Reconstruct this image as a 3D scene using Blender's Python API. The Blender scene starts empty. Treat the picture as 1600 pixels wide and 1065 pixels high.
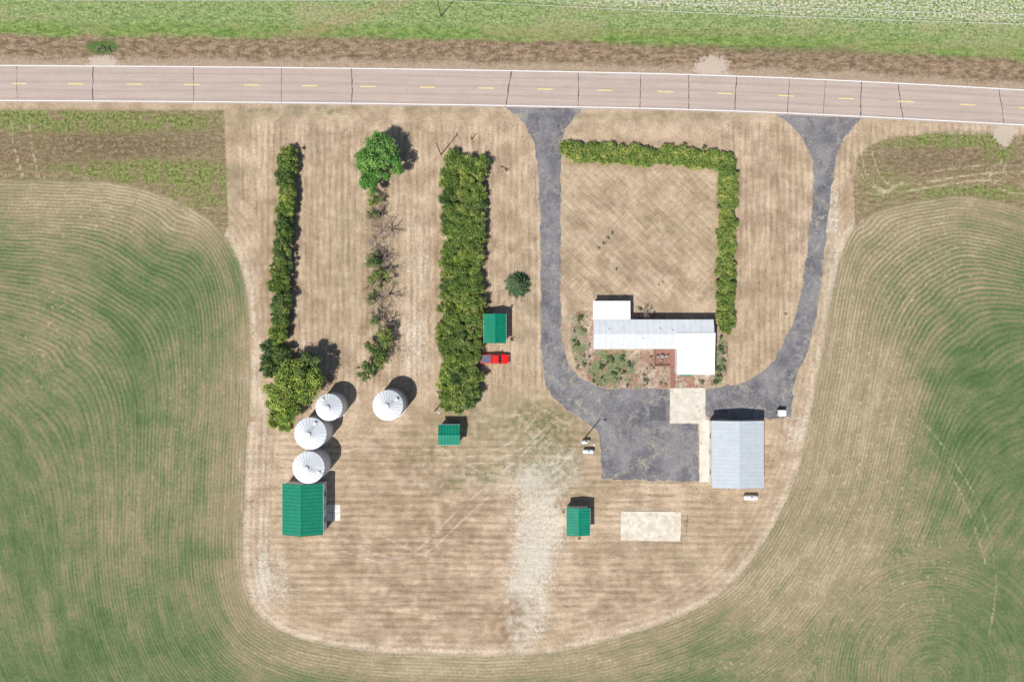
import bpy, math, random
import numpy as np
from mathutils import Vector, Matrix
random.seed(7); np.random.seed(7)
S=0.134; H=143.0
def P(px,py,h=0.0):
    k=S*(1-h/H); return ((px-800)*k,(532.5-py)*k)
scene=bpy.context.scene
coll=scene.collection
# ---------------- shader helper
K=1.19
def lin(c):
    c=c/255.0
    return c/12.92 if c<=0.04045 else ((c+0.055)/1.055)**2.4
def C(r,g,b,k=None):
    k=K if k is None else k
    return (min(lin(r)/k,.9),min(lin(g)/k,.9),min(lin(b)/k,.9),1)
class Sh:
    def __init__(s,name):
        s.mat=bpy.data.materials.new(name); s.mat.use_nodes=True
        s.t=s.mat.node_tree; s.b=s.t.nodes['Principled BSDF']; s._pos=None;s._obj=None
    def n(s,ty): return s.t.nodes.new(ty)
    def L(s,v,sock):
        if isinstance(v,bpy.types.NodeSocket): s.t.links.new(v,sock)
        elif v is not None: sock.default_value=v
    def pos(s):
        if s._pos is None: s._pos=s.n('ShaderNodeNewGeometry').outputs['Position']
        return s._pos
    def obj(s):
        if s._obj is None: s._obj=s.n('ShaderNodeTexCoord').outputs['Object']
        return s._obj
    def sep(s,v):
        n=s.n('ShaderNodeSeparateXYZ'); s.L(v,n.inputs[0]); return n.outputs[0],n.outputs[1],n.outputs[2]
    def comb(s,x,y,z=0.0):
        n=s.n('ShaderNodeCombineXYZ'); s.L(x,n.inputs[0]);s.L(y,n.inputs[1]);s.L(z,n.inputs[2]); return n.outputs[0]
    def m(s,op,a,b=None,c=None,clamp=False):
        n=s.n('ShaderNodeMath'); n.operation=op; n.use_clamp=clamp
        s.L(a,n.inputs[0]); s.L(b,n.inputs[1]); s.L(c,n.inputs[2]); return n.outputs[0]
    def mul(s,a,b): return s.m('MULTIPLY',a,b)
    def add(s,a,b): return s.m('ADD',a,b)
    def cen(s,a,k): return s.mul(s.m('SUBTRACT',a,.5),k)
    def noise(s,scale,detail=3.0,rough=.6,vec=None,dist=0.0):
        n=s.n('ShaderNodeTexNoise'); s.L(vec if vec is not None else s.pos(),n.inputs['Vector'])
        n.inputs['Scale'].default_value=scale;n.inputs['Detail'].default_value=detail
        n.inputs['Roughness'].default_value=rough;n.inputs['Distortion'].default_value=dist
        return n.outputs[0]
    def voro(s,scale,vec=None,feature='F1',rand=1.0):
        n=s.n('ShaderNodeTexVoronoi'); n.feature=feature; s.L(vec if vec is not None else s.pos(),n.inputs['Vector'])
        n.inputs['Scale'].default_value=scale; n.inputs['Randomness'].default_value=rand
        return n.outputs[0]
    def st(s,x,a,b,lo=0.0,hi=1.0):
        n=s.n('ShaderNodeMapRange'); n.interpolation_type='SMOOTHSTEP'
        s.L(x,n.inputs[0]);
        for i,v in enumerate((a,b,lo,hi)): n.inputs[i+1].default_value=v
        return n.outputs[0]
    def mix(s,f,a,b,bt='MIX'):
        n=s.n('ShaderNodeMix'); n.data_type='RGBA'; n.blend_type=bt; n.clamp_factor=True
        s.L(f,n.inputs[0]); s.L(a,n.inputs[6]); s.L(b,n.inputs[7]); return n.outputs[2]
    def attr(s,name):
        n=s.n('ShaderNodeAttribute'); n.attribute_name=name; return n.outputs['Fac']
    def scalecol(s,col,f):
        return s.mix(1.0,col,s.comb(f,f,f),'MULTIPLY')
    def out(s,col,rough=.9,metal=0.0,bump=None,bs=.3,bd=.05,spec=.3):
        s.L(col,s.b.inputs['Base Color']); s.L(rough,s.b.inputs['Roughness']); s.b.inputs['Metallic'].default_value=metal
        s.b.inputs['Specular IOR Level'].default_value=spec
        if bump is not None:
            n=s.n('ShaderNodeBump'); s.L(bump,n.inputs['Height']); n.inputs['Strength'].default_value=bs; n.inputs['Distance'].default_value=bd
            s.t.links.new(n.outputs[0],s.b.inputs['Normal'])
        return s.mat
def simple(name,rgb,rough=.7,metal=0.0,var=.12,scale=2.0,k=None,spec=.3):
    s=Sh(name); c=C(*rgb,k=k)
    nz=s.noise(scale,3,.65,s.obj())
    f=s.st(nz,.25,.75,1-var,1+var)
    return s.out(s.scalecol(c,f),rough,metal,spec=spec)
# ---------------- mesh helper
class MB:
    def __init__(s): s.v=[];s.f=[];s.mi=[]
    def addv(s,vs,fs,m=0):
        o=len(s.v); s.v+= [tuple(a) for a in vs]
        for f in fs: s.f.append(tuple(i+o for i in f)); s.mi.append(m)
    def box(s,x0,x1,y0,y1,z0,z1,m=0):
        s.addv([(x0,y0,z0),(x1,y0,z0),(x1,y1,z0),(x0,y1,z0),(x0,y0,z1),(x1,y0,z1),(x1,y1,z1),(x0,y1,z1)],
        [(0,3,2,1),(4,5,6,7),(0,1,5,4),(1,2,6,5),(2,3,7,6),(3,0,4,7)],m)
    def hexa(s,b,t,m=0):
        s.addv(list(b)+list(t),[(0,3,2,1),(4,5,6,7),(0,1,5,4),(1,2,6,5),(2,3,7,6),(3,0,4,7)],m)
    def cyl(s,p0,p1,r0,r1=None,n=10,m=0,caps=True):
        r1=r0 if r1 is None else r1
        p0=Vector(p0);p1=Vector(p1);d=(p1-p0)
        if d.length<1e-6: return
        q=d.to_track_quat('Z','Y'); vs=[]
        for p,r in ((p0,r0),(p1,r1)):
            for i in range(n):
                a=2*math.pi*i/n; vs.append(p+q@Vector((math.cos(a)*r,math.sin(a)*r,0)))
        fs=[(i,(i+1)%n,n+(i+1)%n,n+i) for i in range(n)]
        if caps: fs+= [tuple(range(n-1,-1,-1)),tuple(range(n,2*n))]
        s.addv(vs,fs,m)
    def revolve(s,prof,n=32,m=0,c=(0,0,0),axis='z'):
        vs=[]
        for r,z in prof:
            for i in range(n):
                a=2*math.pi*i/n
                p=(math.cos(a)*r,math.sin(a)*r,z)
                if axis=='x': p=(z,math.cos(a)*r,math.sin(a)*r)
                if axis=='y': p=(math.sin(a)*r,z,math.cos(a)*r)
                vs.append((p[0]+c[0],p[1]+c[1],p[2]+c[2]))
        fs=[]
        for j in range(len(prof)-1):
            for i in range(n): fs.append((j*n+i,j*n+(i+1)%n,(j+1)*n+(i+1)%n,(j+1)*n+i))
        s.addv(vs,fs,m)
    def mesh(s,name,mats,smooth=False):
        me=bpy.data.meshes.new(name); me.from_pydata(s.v,[],s.f)
        for mt in (mats if isinstance(mats,(list,tuple)) else [mats]): me.materials.append(mt)
        me.polygons.foreach_set('material_index',s.mi)
        if smooth: me.polygons.foreach_set('use_smooth',[True]*len(s.f))
        me.update(); return me
def ob(name,me,parent=None,loc=(0,0,0),rot=0.0):
    o=bpy.data.objects.new(name,me); coll.objects.link(o); o.location=loc; o.rotation_euler=(0,0,rot)
    if parent: o.parent=parent
    return o
def thing(name,label,cat,loc=(0,0,0),rot=0.0,group=None,me=None):
    o=ob(name,me,None,loc,rot); o['label']=label; o['category']=cat
    if group: o['group']=group
    if me is None: o.empty_display_size=.5
    return o
def structure(name,me,label=None,cat=None):
    o=ob(name,me); o['kind']='structure'
    if label: o['label']=label
    if cat: o['category']=cat
    return o
# ---------------- curves in plan
def cat(pts,closed=False,sub=8):
    pts=[(p[0],p[1],len(p)>2) for p in pts]; n=len(pts); out=[]
    rng=range(n if closed else n-1)
    for i in rng:
        p1=pts[i];p2=pts[(i+1)%n]
        p0=pts[i-1] if (closed or i>0) else p1
        p3=pts[(i+2)%n] if (closed or i+2<n) else p2
        if p1[2]: p0=p1
        if p2[2]: p3=p2
        for k in range(sub):
            t=k/sub;t2=t*t;t3=t2*t
            out.append(tuple(.5*((2*p1[j])+(-p0[j]+p2[j])*t+(2*p0[j]-5*p1[j]+4*p2[j]-p3[j])*t2+(-p0[j]+3*p1[j]-3*p2[j]+p3[j])*t3) for j in (0,1)))
    if not closed: out.append(pts[-1][:2])
    return out
def polydist(PX,PY,poly,closed):
    a=np.array(poly); b=np.roll(a,-1,axis=0)
    if not closed: a=a[:-1]; b=b[:-1]
    d=np.full(PX.shape,1e18)
    for (ax,ay),(bx,by) in zip(a,b):
        dx=bx-ax;dy=by-ay;l=dx*dx+dy*dy
        if l<1e-9: continue
        t=np.clip(((PX-ax)*dx+(PY-ay)*dy)/l,0,1)
        e=(PX-ax-t*dx)**2+(PY-ay-t*dy)**2
        np.minimum(d,e,out=d)
    return np.sqrt(d)
def inside(PX,PY,poly):
    a=np.array(poly); b=np.roll(a,-1,axis=0); r=np.zeros(PX.shape,bool)
    for (ax,ay),(bx,by) in zip(a,b):
        if ay==by: continue
        c=((ay>PY)!=(by>PY))&(PX<(bx-ax)*(PY-ay)/(by-ay)+ax)
        r^=c
    return r
def sdf(PX,PY,poly):
    d=polydist(PX,PY,poly,True); return np.where(inside(PX,PY,poly),d,-d)*S
# ---------------- road centreline
cx=[-9000,-400,0,210,393,575,760,945,1040,1133,1228,1322,1416,1512,1600,1900,9000]
cy=[150,127,130.5,131.8,133.2,135.3,138,141.4,143.6,146.5,150,154.3,159,164,169,188,600]
def roadc(x):
    return np.interp(x,cx,cy)
# ---------------- ground
fcp=[(-400,278,1),(-100,279,1),(0,280),(80,280),(170,285),(240,300),(300,326),(345,362),(375,415),(388,475),(391,550),(390,640),(385,700),(382,780),(379,850),(384,910),(400,955),(432,981),(480,1000),(560,1015),(700,1024),(800,1024),(900,1012),(1000,985),(1080,955),(1135,920),(1180,868),(1212,815),(1238,760),(1256,700),(1268,640),(1280,580),(1290,520),(1302,450),(1318,390),(1340,350),(1380,326),(1440,312),(1500,306),(1560,314),(1600,326),(1700,350,1),(1900,400,1)]
fieldcurve=[(-20000,275)]+cat(fcp,sub=5)+[(20000,5000)]
fieldcurve=[(a,b+random.uniform(-1.0,1.0)) for a,b in fieldcurve]
yardpoly=[(-20000,-20000),(30000,-20000),(30000,5000)]+list(reversed(fieldcurve))
def axis(lo,hi,step,far):
    a=list(np.arange(lo,hi+1e-6,step)); d=step; x=a[-1]
    while x<far: d*=1.5; x+=d; a.append(x)
    d=step;x=a[0];pre=[]
    while x>-far: d*=1.5; x-=d; pre.append(x)
    return np.array(pre[::-1]+a)
xs=axis(-118,118,.5,2500); ys=axis(-82,82,.5,2500)
X,Y=np.meshgrid(xs,ys); PX=X/S+800; PY=532.5-Y/S
fld=-sdf(PX,PY,yardpoly)
segs=[[p for p in fieldcurve if p[0]<=285 and p[1]<400],[p for p in fieldcurve if p[1]>=318 and 290<p[0]<1350],[p for p in fieldcurve if p[0]>=1345 and p[1]<6000]]
ds=[polydist(PX,PY,g,False)*S for g in segs]
kk=.38*np.minimum(np.abs(fld),45)+.6
mn=np.minimum(np.minimum(ds[0],ds[1]),ds[2])
row=mn-kk*np.log(sum(np.exp(-(d-mn)/kk) for d in ds))
rd=(roadc(PX)-PY)*S
weedL=[(-9000,174),(350,172),(354,260),(357,352),(345,380),(200,420),(-9000,420)]
weedR=[(1336,352),(1333,300),(1335,270),(1342,245),(1355,230),(1375,220),(1400,214),(1460,209),(1600,211),(2000,240),(2000,600),(1600,420),(1400,370)]
wd=np.maximum(sdf(PX,PY,weedL),sdf(PX,PY,weedR))
z0=np.zeros_like(PX)
A={k:z0.copy() for k in ('grn','bare','brn','red','fgr','ftan','mx','my','md','arc')}
def blob(k,x,y,rx,ry,v,soft=.6,ang=0):
    c,s_=math.cos(ang),math.sin(ang); u=(PX-x)*c+(PY-y)*s_; w=-(PX-x)*s_+(PY-y)*c
    d=np.sqrt((u/rx)**2+(w/ry)**2); t=np.clip((1+soft/2-d)/soft,0,1)
    A[k]+=v*t*t*(3-2*t)
blob('grn',120,190,230,17,1.0,.8); blob('grn',250,268,120,18,.6,.9); blob('grn',310,300,60,40,.6,.9); blob('grn',0,182,120,12,.6)
blob('grn',200,262,150,12,.45,.9); blob('brn',60,235,200,28,.7,.9); blob('brn',230,222,130,22,.6,.9)
blob('grn',215,280,60,6,.5)
blob('grn',1500,216,70,12,1.0); blob('grn',1560,235,25,20,.7);blob('grn',1440,222,90,10,.5);blob('brn',1480,252,120,22,.7,.9);blob('grn',1540,300,90,12,.6,.9); blob('grn',1380,290,40,30,.35,.9)
blob('grn',1500,300,120,10,.4,.9)
blob('grn',790,690,130,60,.34,1.3); blob('grn',745,745,80,16,.5,1.1,-.25); blob('grn',870,700,45,50,.4,1.3);blob('grn',845,655,50,28,.35,1.3)
blob('grn',780,650,90,40,.22,1.3); blob('grn',905,760,60,25,.25,1.3);blob('grn',640,700,60,30,.15,1.3)
blob('grn',445,175,100,8,.3);blob('grn',560,172,200,7,.35);blob('grn',1050,182,130,7,.35); blob('grn',900,178,40,10,.3)
blob('grn',1000,390,140,110,.12,1.4); blob('grn',520,300,60,140,.14,1.4); blob('grn',1290,430,14,110,.4,.9); blob('grn',1215,640,30,20,.2,1)
blob('grn',820,480,25,80,.25,1.3);blob('grn',905,520,20,50,.3,.8);blob('grn',530,480,50,120,.12,1.4)
blob('grn',1100,860,140,60,.13,1.4);blob('grn',1220,300,40,90,.13,1.4);blob('grn',600,950,160,50,.08,1.4);blob('grn',1200,480,25,110,.12,1.3)
blob('bare',650,400,30,170,.38,1.2);blob('bare',640,560,30,70,.3,1.3)
blob('bare',825,935,36,90,.70,1.3);blob('bare',845,850,42,60,.65,1.3);blob('bare',838,780,54,50,.55,1.3);blob('bare',808,965,20,60,.3,1.2);blob('bare',875,740,40,30,.45,1.3)
blob('bare',428,900,30,60,.55,1.2)
blob('bare',700,745,120,24,.4,1.3);blob('bare',410,760,14,200,.4,.9);blob('bare',1080,690,300,26,.15,.9);blob('bare',1302,400,14,160,.5,.9);blob('bare',1240,640,20,60,.4,.9)
blob('bare',750,620,20,60,.4,1);blob('bare',395,500,10,150,.3,.8);blob('bare',745,520,14,60,.4,1);blob('bare',505,655,25,40,.6,.8);blob('bare',1100,860,200,20,.2,1);blob('bare',505,740,20,40,.5,.8)
blob('bare',860,720,60,30,.4,1.3);blob('bare',1080,910,60,30,.2,1.3);blob('bare',560,900,60,30,.2,1.3)
blob('brn',800,975,26,45,.8,1.2);blob('brn',680,690,60,60,.4,1.3);blob('brn',1020,940,90,40,.45,1.3);blob('brn',960,380,110,80,.26,1.3);blob('brn',1190,300,50,60,.3,1.3)
blob('brn',600,850,180,90,.48,1.3);blob('brn',870,635,60,30,.45,1.3);blob('brn',900,730,50,60,.45,1.3);blob('brn',500,260,30,60,.3,1.3);blob('brn',510,450,30,120,.3,1.3)
blob('brn',700,960,120,40,.45,1.3);blob('brn',970,890,80,40,.4,1.3);blob('brn',620,730,90,40,.45,1.3);blob('brn',790,330,30,120,.25,1.3);blob('brn',1150,820,60,50,.35,1.3);blob('brn',700,820,70,50,.35,1.3);blob('brn',1195,450,30,100,.25,1.3);blob('brn',630,300,30,80,.2,1.3)
blob('brn',722,440,42,215,.8,.5);blob('brn',437,400,28,180,.6,.5);blob('brn',588,430,22,175,.75,.8);blob('brn',1015,243,140,24,.5,.5);blob('brn',1137,390,24,150,.5,.5)
blob('red',600,30,180,10,.4,1,-.2);blob('grn',160,74,26,12,1.2,.5);blob('grn',590,35,300,22,.25,1);blob('grn',1350,72,280,12,.5,1)
blob('grn',760,22,110,26,.6,.9)
blob('brn',560,25,110,10,.6,.9,-.3);blob('brn',1100,50,200,6,.3,1.2)
blob('arc',1440,420,150,120,.26,1.0);blob('arc',150,450,190,150,.12,1.3);blob('arc',150,330,200,50,.12,1.2);blob('arc',330,800,60,220,.08,1.2)
G=z0.copy()
def gb(x,y,rx,ry,f=0):
    global G
    rxx=rx*(1+f*(y-PY)/ry*.5)
    rxx=np.maximum(rxx,2)
    d=np.sqrt((np.abs((PX-x)/rxx))**2.0+(np.abs((PY-y)/ry))**2.0); G=np.maximum(G,np.clip((1.45-d)/.9,0,1))
gb(160,98,24,12,-.3);gb(1113,103,29,18,-.3);gb(1569,208,20,22,.7)
A['grv']=G
bedA=cat([(893,500),(903,486),(926,484,1),(928,546,1),(1020,548,1),(1022,575,1),(1046,577,1),(1046,606,1),(960,607),(925,598),(903,575),(892,540)],True,4)
bedB=[(1056,585),(1056,606),(1100,606),(1125,600),(1136,585),(1138,530),(1128,520),(1114,522),(1114,585)]
bedC=[(985,484),(1040,488),(1040,499),(985,499)]
A['bed']=np.maximum(np.maximum(sdf(PX,PY,bedA),sdf(PX,PY,bedB)),sdf(PX,PY,bedC))
A['bg']=z0.copy(); blob('bg',955,575,36,30,.8,.9); blob('bg',905,530,12,40,.6,1.0); blob('bg',1126,560,10,50,.7,1.0)
blob('fgr',325,865,32,14,.5,1.2);blob('fgr',236,656,34,11,.4,1.3);blob('fgr',1520,590,110,16,.45,1.3);blob('fgr',40,850,190,260,.30,1.4);blob('fgr',180,520,170,150,.15,1.6)
blob('fgr',1520,500,120,60,.25,1.4);blob('fgr',1560,690,90,140,.35,1.4);blob('fgr',1560,960,110,120,.35,1.4);blob('fgr',250,1030,200,50,.3,1.5);blob('fgr',1150,1020,160,40,.2,1.5)
blob('fgr',1390,440,60,80,.2,1.5);blob('fgr',320,480,60,90,.35,1.4)
blob('ftan',1320,800,80,260,.65,1.4,.35);blob('ftan',1230,930,120,60,.5,1.4,-.6);blob('ftan',200,800,70,170,.3,1.6);blob('ftan',110,520,60,90,.3,1.5);blob('ftan',1440,400,120,80,.5,1.4);blob('ftan',1350,580,60,120,.55,1.4)
blob('ftan',800,1040,420,22,.45,1.4);blob('ftan',1420,900,90,160,.45,1.5);blob('ftan',300,620,50,200,.3,1.5);blob('ftan',440,1010,80,30,.3,1.4);blob('ftan',150,335,200,45,.45,1.5);blob('ftan',60,560,50,200,.25,1.5)
A['my']=np.clip((PY-640)/60,0,1)*np.clip((1240-PX)/40,0,1)*(1-.75*np.clip(A['bare'],0,1))
A['mx']=np.clip((650-PY)/60,0,1)*np.clip((PX-365)/10,0,1)*(1-np.clip((PX-870)/10,0,1)*np.clip((1125-PX)/10,0,1))*np.clip((PY-185)/15,0,1)
A['md']=np.clip((PX-872)/8,0,1)*np.clip((1120-PX)/8,0,1)*np.clip((PY-255)/10,0,1)*np.clip((480-PY)/15,0,1)
dc=np.sqrt((PX-1460)**2+((PY-1060)*.95)**2)*S
A['ring']=np.clip((27-dc)/3,0,1); A['row']=row; A['row2']=dc
tracks=[[(18,190),(22,230),(36,276)],[(46,185),(50,230),(62,278)],
[(1345,228),(1350,262),(1370,292),(1412,303)],[(1362,232),(1372,268),(1392,288),(1450,284),(1530,272),(1620,268)],[(1338,258),(1360,290),(1400,300),(1470,290),(1540,282),(1640,290)],[(1350,300),(1380,302),(1440,272),(1540,258),(1620,262)],
[(1540,255),(1552,285),(1580,302),(1620,300)],[(1565,250),(1572,272),(1590,288),(1630,292)],
[(470,800),(510,848),(560,868),(615,882),(668,862),(720,815),(770,770),(830,722),(862,690)],[(480,790),(525,835),(580,862),(625,872),(662,850),(712,800),(765,755),(820,706),(850,680)],
[(690,715),(740,712),(800,690),(840,650)],[(700,725),(760,722),(815,700),(860,660)],[(560,820),(640,858),(700,880)],
[(1380,596),(1435,650),(1490,720),(1535,800),(1556,900),(1545,1000)],[(1415,672),(1470,720),(1510,790),(1540,880)],
[(1270,610),(1262,690),(1232,770),(1190,850)],[(402,480),(404,600),(400,720),(395,850),(405,930)],[(412,620),(412,720),(406,850)],[(750,640),(790,650),(850,640)],
[(760,540),(790,600),(850,640),(900,670)],[(690,700),(760,740),(850,745),(900,700)],[(505,720),(560,700),(640,710),(700,690)]]
T=np.full(PX.shape,1e9)
for t in tracks: T=np.minimum(T,polydist(PX,PY,cat(t,sub=5),False)*S)
A['trk']=np.minimum(T,20)
A['fld']=fld; A['wd']=wd; A['rd']=rd
A['stb']=np.clip((np.interp(PX,[-500,600,830,1000,1300,1600,2500],[-80,-30,0,14,28,38,90])-PY)/16+.5,0,1)

def groundmat(name,parts):
    s=Sh(name); p=s.pos(); x,y,z=s.sep(p)
    class AT(dict):
        def __missing__(d,k): d[k]=s.attr(k); return d[k]
    at=AT()
    big=s.noise(.03,3,.55); mid=s.noise(.22,4,.6); fine=s.noise(1.6,5,.72); vf=s.noise(4.2,3,.75)
    warp=s.cen(s.noise(.12,2),1.4)
    def stripes(c,per,ph=0.0,w=1.0):
        return s.m('SINE',s.m('MULTIPLY_ADD',s.add(c,s.mul(warp,w)),2*math.pi/per,ph))
    tw=s.m('ADD',at['trk'],s.cen(fine,1.0)); tk=s.mul(s.mul(s.st(tw,.36,.04),s.st(s.noise(.25,4,.75),.38,.58)),.65); col=None; bump=s.add(s.mul(fine,.6),vf)
    if 'yard' in parts:
        lawn=s.mix(s.st(mid,.32,.68),C(170,147,122),C(208,184,157))
        lawn=s.mix(s.mul(s.st(big,.42,.62),.35),lawn,C(182,161,130))
        nx=s.noise(1.0,5,.75,s.comb(s.mul(x,.16),s.mul(y,1.5)))
        ny=s.noise(1.0,5,.75,s.comb(s.mul(x,1.5),s.mul(y,.16)))
        smy=s.add(s.mul(stripes(y,1.45,0,.5),.10),s.cen(nx,1.5))
        smx=s.add(s.mul(stripes(x,1.3,0,.4),.075),s.cen(ny,1.35))
        u=s.m('ADD',x,y); v=s.m('SUBTRACT',x,y)
        smd=s.add(s.mul(stripes(u,2.1),.055),s.cen(s.noise(1.0,4,.7,s.comb(s.mul(v,.15),s.mul(u,1.4))),.9))
        smd=s.add(smd,s.cen(s.noise(1.0,4,.7,s.comb(s.mul(u,.15),s.mul(v,1.4),4.0)),.7))
        ring=s.mul(stripes(at['fld'],1.3,0,.3),.07)
        nearb=s.st(at['fld'],-9.0,-5.0)
        st_=s.add(s.mul(smy,at['my']),s.add(s.mul(smx,at['mx']),s.mul(smd,at['md'])))
        st_=s.m('ADD',s.mul(st_,s.m('SUBTRACT',1.0,s.mul(nearb,.5))),s.mul(ring,nearb))
        f=s.m('ADD',s.add(1.0,st_),s.cen(fine,1.35))
        f=s.m('ADD',f,s.cen(vf,1.4))
        rag=s.add(at['bare'],s.add(s.cen(s.noise(.13,7,.88),2.6),s.cen(s.noise(1.4,5,.85),3.2)))
        bare=s.m('MULTIPLY',s.st(rag,.40,.95),s.st(at['bare'],.04,.5))
        lawn=s.mix(s.mul(bare,.75),lawn,C(220,211,194))
        sp2=s.mul(s.st(s.noise(2.2,5,.88),.55,.61),s.st(at['bare'],.2,.8)); lawn=s.mix(s.mul(sp2,.75),lawn,C(240,234,222))
        brn=s.m('MULTIPLY',at['brn'],s.st(s.noise(.4,6,.82),.38,.60),clamp=True)
        lawn=s.mix(s.mul(brn,.8),lawn,C(138,110,84))
        lawn=s.mix(s.mul(s.st(s.noise(.8,6,.85),.57,.66),.55),lawn,C(126,106,80))
        gn=s.add(at['grn'],.10)
        grn=s.m('MULTIPLY',gn,s.st(s.noise(.8,7,.87),.41,.59),clamp=True)
        lawn=s.mix(s.mul(grn,.95),lawn,s.mix(vf,C(72,86,48),C(128,134,86)))
        edge=s.mul(s.st(at['fld'],-2.4,-1.0),s.st(s.noise(.4,4,.7),.36,.6))
        lawn=s.mix(s.mul(edge,.5),lawn,C(214,199,176))
        b1=s.noise(.9,6,.85); bed=s.mix(s.st(b1,.42,.58),C(150,122,102),C(206,188,168))
        bed=s.mix(s.mul(s.st(s.noise(.3,5,.8),.50,.58),.7),bed,C(158,110,88))
        bgm=s.m('ADD',s.noise(.45,6,.82),s.mul(at['bg'],.16))
        bed=s.mix(s.st(bgm,.53,.63,0,.9),bed,s.mix(s.st(vf,.3,.7),C(70,88,52),C(136,150,98)))
        bed=s.mix(s.st(s.noise(2.2,4,.85),.58,.64,0,.7),bed,C(222,216,208))
        lawn=s.mix(s.st(s.add(at['bed'],s.cen(fine,.6)),-.10,.10),lawn,bed)
        lawn=s.mix(s.mul(tk,.8),lawn,C(220,206,184))
        lawn=s.scalecol(lawn,f)
        stx=s.noise(1.0,6,.8,s.comb(s.mul(x,.6),s.mul(y,1.6)))
        w=s.mix(s.st(stx,.36,.64),C(114,94,72),C(170,148,120))
        w=s.mix(s.m('MULTIPLY',at['brn'],s.st(fine,.4,.6),clamp=True),w,C(106,86,68))
        w=s.mix(s.mul(s.st(s.noise(1.1,6,.85),.55,.61),.75),w,C(190,172,149))
        gw=s.m('MULTIPLY',s.add(at['grn'],.22),s.st(s.noise(.35,7,.8),.36,.56),clamp=True)
        w=s.mix(s.mul(gw,.9),w,s.mix(s.st(fine,.36,.62),C(70,92,42),C(148,154,90)))
        w=s.mix(s.mul(tk,1.3),w,C(200,184,150))
        w=s.scalecol(w,s.m('MULTIPLY_ADD',s.m('SUBTRACT',vf,.5),1.8,1.0))
        col=s.mix(s.st(s.m('ADD',at['wd'],s.cen(fine,1.6)),-.3,.3),lawn,w)
    if 'north' in parts:
        rdw=s.m('ADD',at['rd'],s.cen(s.noise(.12,5,.7),4.0))
        hs=s.noise(1.0,6,.8,s.comb(s.mul(x,.5),s.mul(y,1.1)))
        ditch=s.mix(s.st(hs,.38,.62),C(116,96,76),C(170,147,121))
        ditch=s.mix(s.mul(s.st(s.noise(.5,7,.85),.51,.60),.6),ditch,C(102,98,64))
        ditch=s.mix(s.m('MULTIPLY',at['grn'],s.st(fine,.38,.55),clamp=True),ditch,C(80,110,52))
        ng=s.mix(s.st(hs,.36,.64),C(88,118,54),C(148,166,96))
        ng=s.mix(s.mul(s.st(s.noise(.06,5,.7,s.comb(s.mul(x,.6),s.mul(y,2.0))),.48,.62),.55),ng,C(160,150,110))
        ng=s.mix(s.m('MULTIPLY',at['brn'],s.st(fine,.38,.58),clamp=True),ng,C(168,134,106))
        leaves=s.st(s.noise(1.0,6,.88,s.comb(s.mul(x,1.6),s.mul(y,2.1))),.49,.56)
        far=s.st(at['rd'],11.0,14.5)
        ng=s.mix(s.m('MULTIPLY',s.mul(leaves,far),.6),ng,C(192,194,158))
        ng=s.mix(s.mul(s.st(s.noise(1.8,6,.85),.54,.60),.7),ng,C(66,94,42))
        ng=s.mix(s.m('MULTIPLY',s.mul(leaves,at['stb']),.9),ng,C(224,218,200))
        north=s.mix(s.st(rdw,9.3,10.8),ditch,ng)
        north=s.mix(s.mul(s.st(rdw,6.2,4.6),.75),north,C(180,160,137))
        north=s.scalecol(north,s.m('MULTIPLY_ADD',s.m('SUBTRACT',vf,.5),1.7,1.0))
        north=s.scalecol(north,s.m('MULTIPLY_ADD',s.m('SUBTRACT',fine,.5),1.2,1.0))
        col=north
    if 'yard' in parts or 'north' in parts:
        grv=s.st(s.m('ADD',at['grv'],s.add(s.cen(fine,1.8),s.cen(s.noise(.5,4,.7),1.4))),.35,.8)
        grv=s.mul(grv,s.st(at['grv'],.02,.3))
        col=s.mix(s.mul(grv,.85),col,s.mix(vf,C(180,160,142),C(222,206,190)))
    if 'crop' in parts:
        rc=s.add(s.mul(at['row'],s.m('SUBTRACT',1.0,at['ring'])),s.mul(at['row2'],at['ring']))
        rc=s.add(rc,s.cen(s.noise(.5,2,.6),.14))
        r1=s.m('SINE',s.m('MULTIPLY',s.add(rc,s.mul(warp,.2)),2*math.pi/.70))
        xl=s.mul(x,.05); yl=s.mul(y,.05)
        pas=s.noise(1.0,3,.7,s.comb(s.mul(rc,.42),xl,yl))
        str_=s.noise(1.0,3,.75,s.comb(s.mul(rc,1.9),s.mul(x,.13),s.mul(y,.13)))
        amp=s.mul(s.st(s.noise(.1,3,.6),.3,.65,.06,.34),s.st(at['fld'],52,26,.3,1.0))
        amp=s.add(amp,at['arc'])
        amp=s.mul(amp,s.m('SUBTRACT',1.0,s.mul(at['ring'],s.st(at['row2'],14,4))))
        g0=s.m('ADD',s.cen(big,1.6),s.cen(mid,1.8))
        g0=s.m('ADD',g0,s.m('SUBTRACT',at['fgr'],at['ftan']))
        g0=s.m('ADD',g0,s.st(at['fld'],0,12,-.6,.12))
        g0=s.m('ADD',g0,s.cen(pas,1.4))
        g0=s.m('ADD',g0,s.cen(str_,2.1))
        lowg=s.m('ADD',g0,s.mul(r1,amp))
        lowg=s.m('ADD',lowg,s.cen(fine,2.6))
        lowg=s.m('ADD',lowg,s.cen(vf,2.6))
        cf=s.st(lowg,-1.1,.75)
        crop=s.mix(cf,C(160,143,113),C(101,118,76))
        crop=s.mix(s.st(lowg,.4,1.5),crop,C(76,101,57))
        crop=s.mix(s.m('MULTIPLY',s.st(lowg,-.85,-1.6),.7),crop,C(194,178,150))
        crop=s.mix(s.mul(tk,1.0),crop,C(184,170,138))
        crop=s.mix(s.mul(s.mul(s.st(s.noise(.9,6,.85),.56,.63),s.st(at['ftan'],.1,.5)),.75),crop,C(204,192,164))
        crop=s.scalecol(crop,s.m('MULTIPLY_ADD',s.m('SUBTRACT',vf,.5),.9,1.0))
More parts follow.
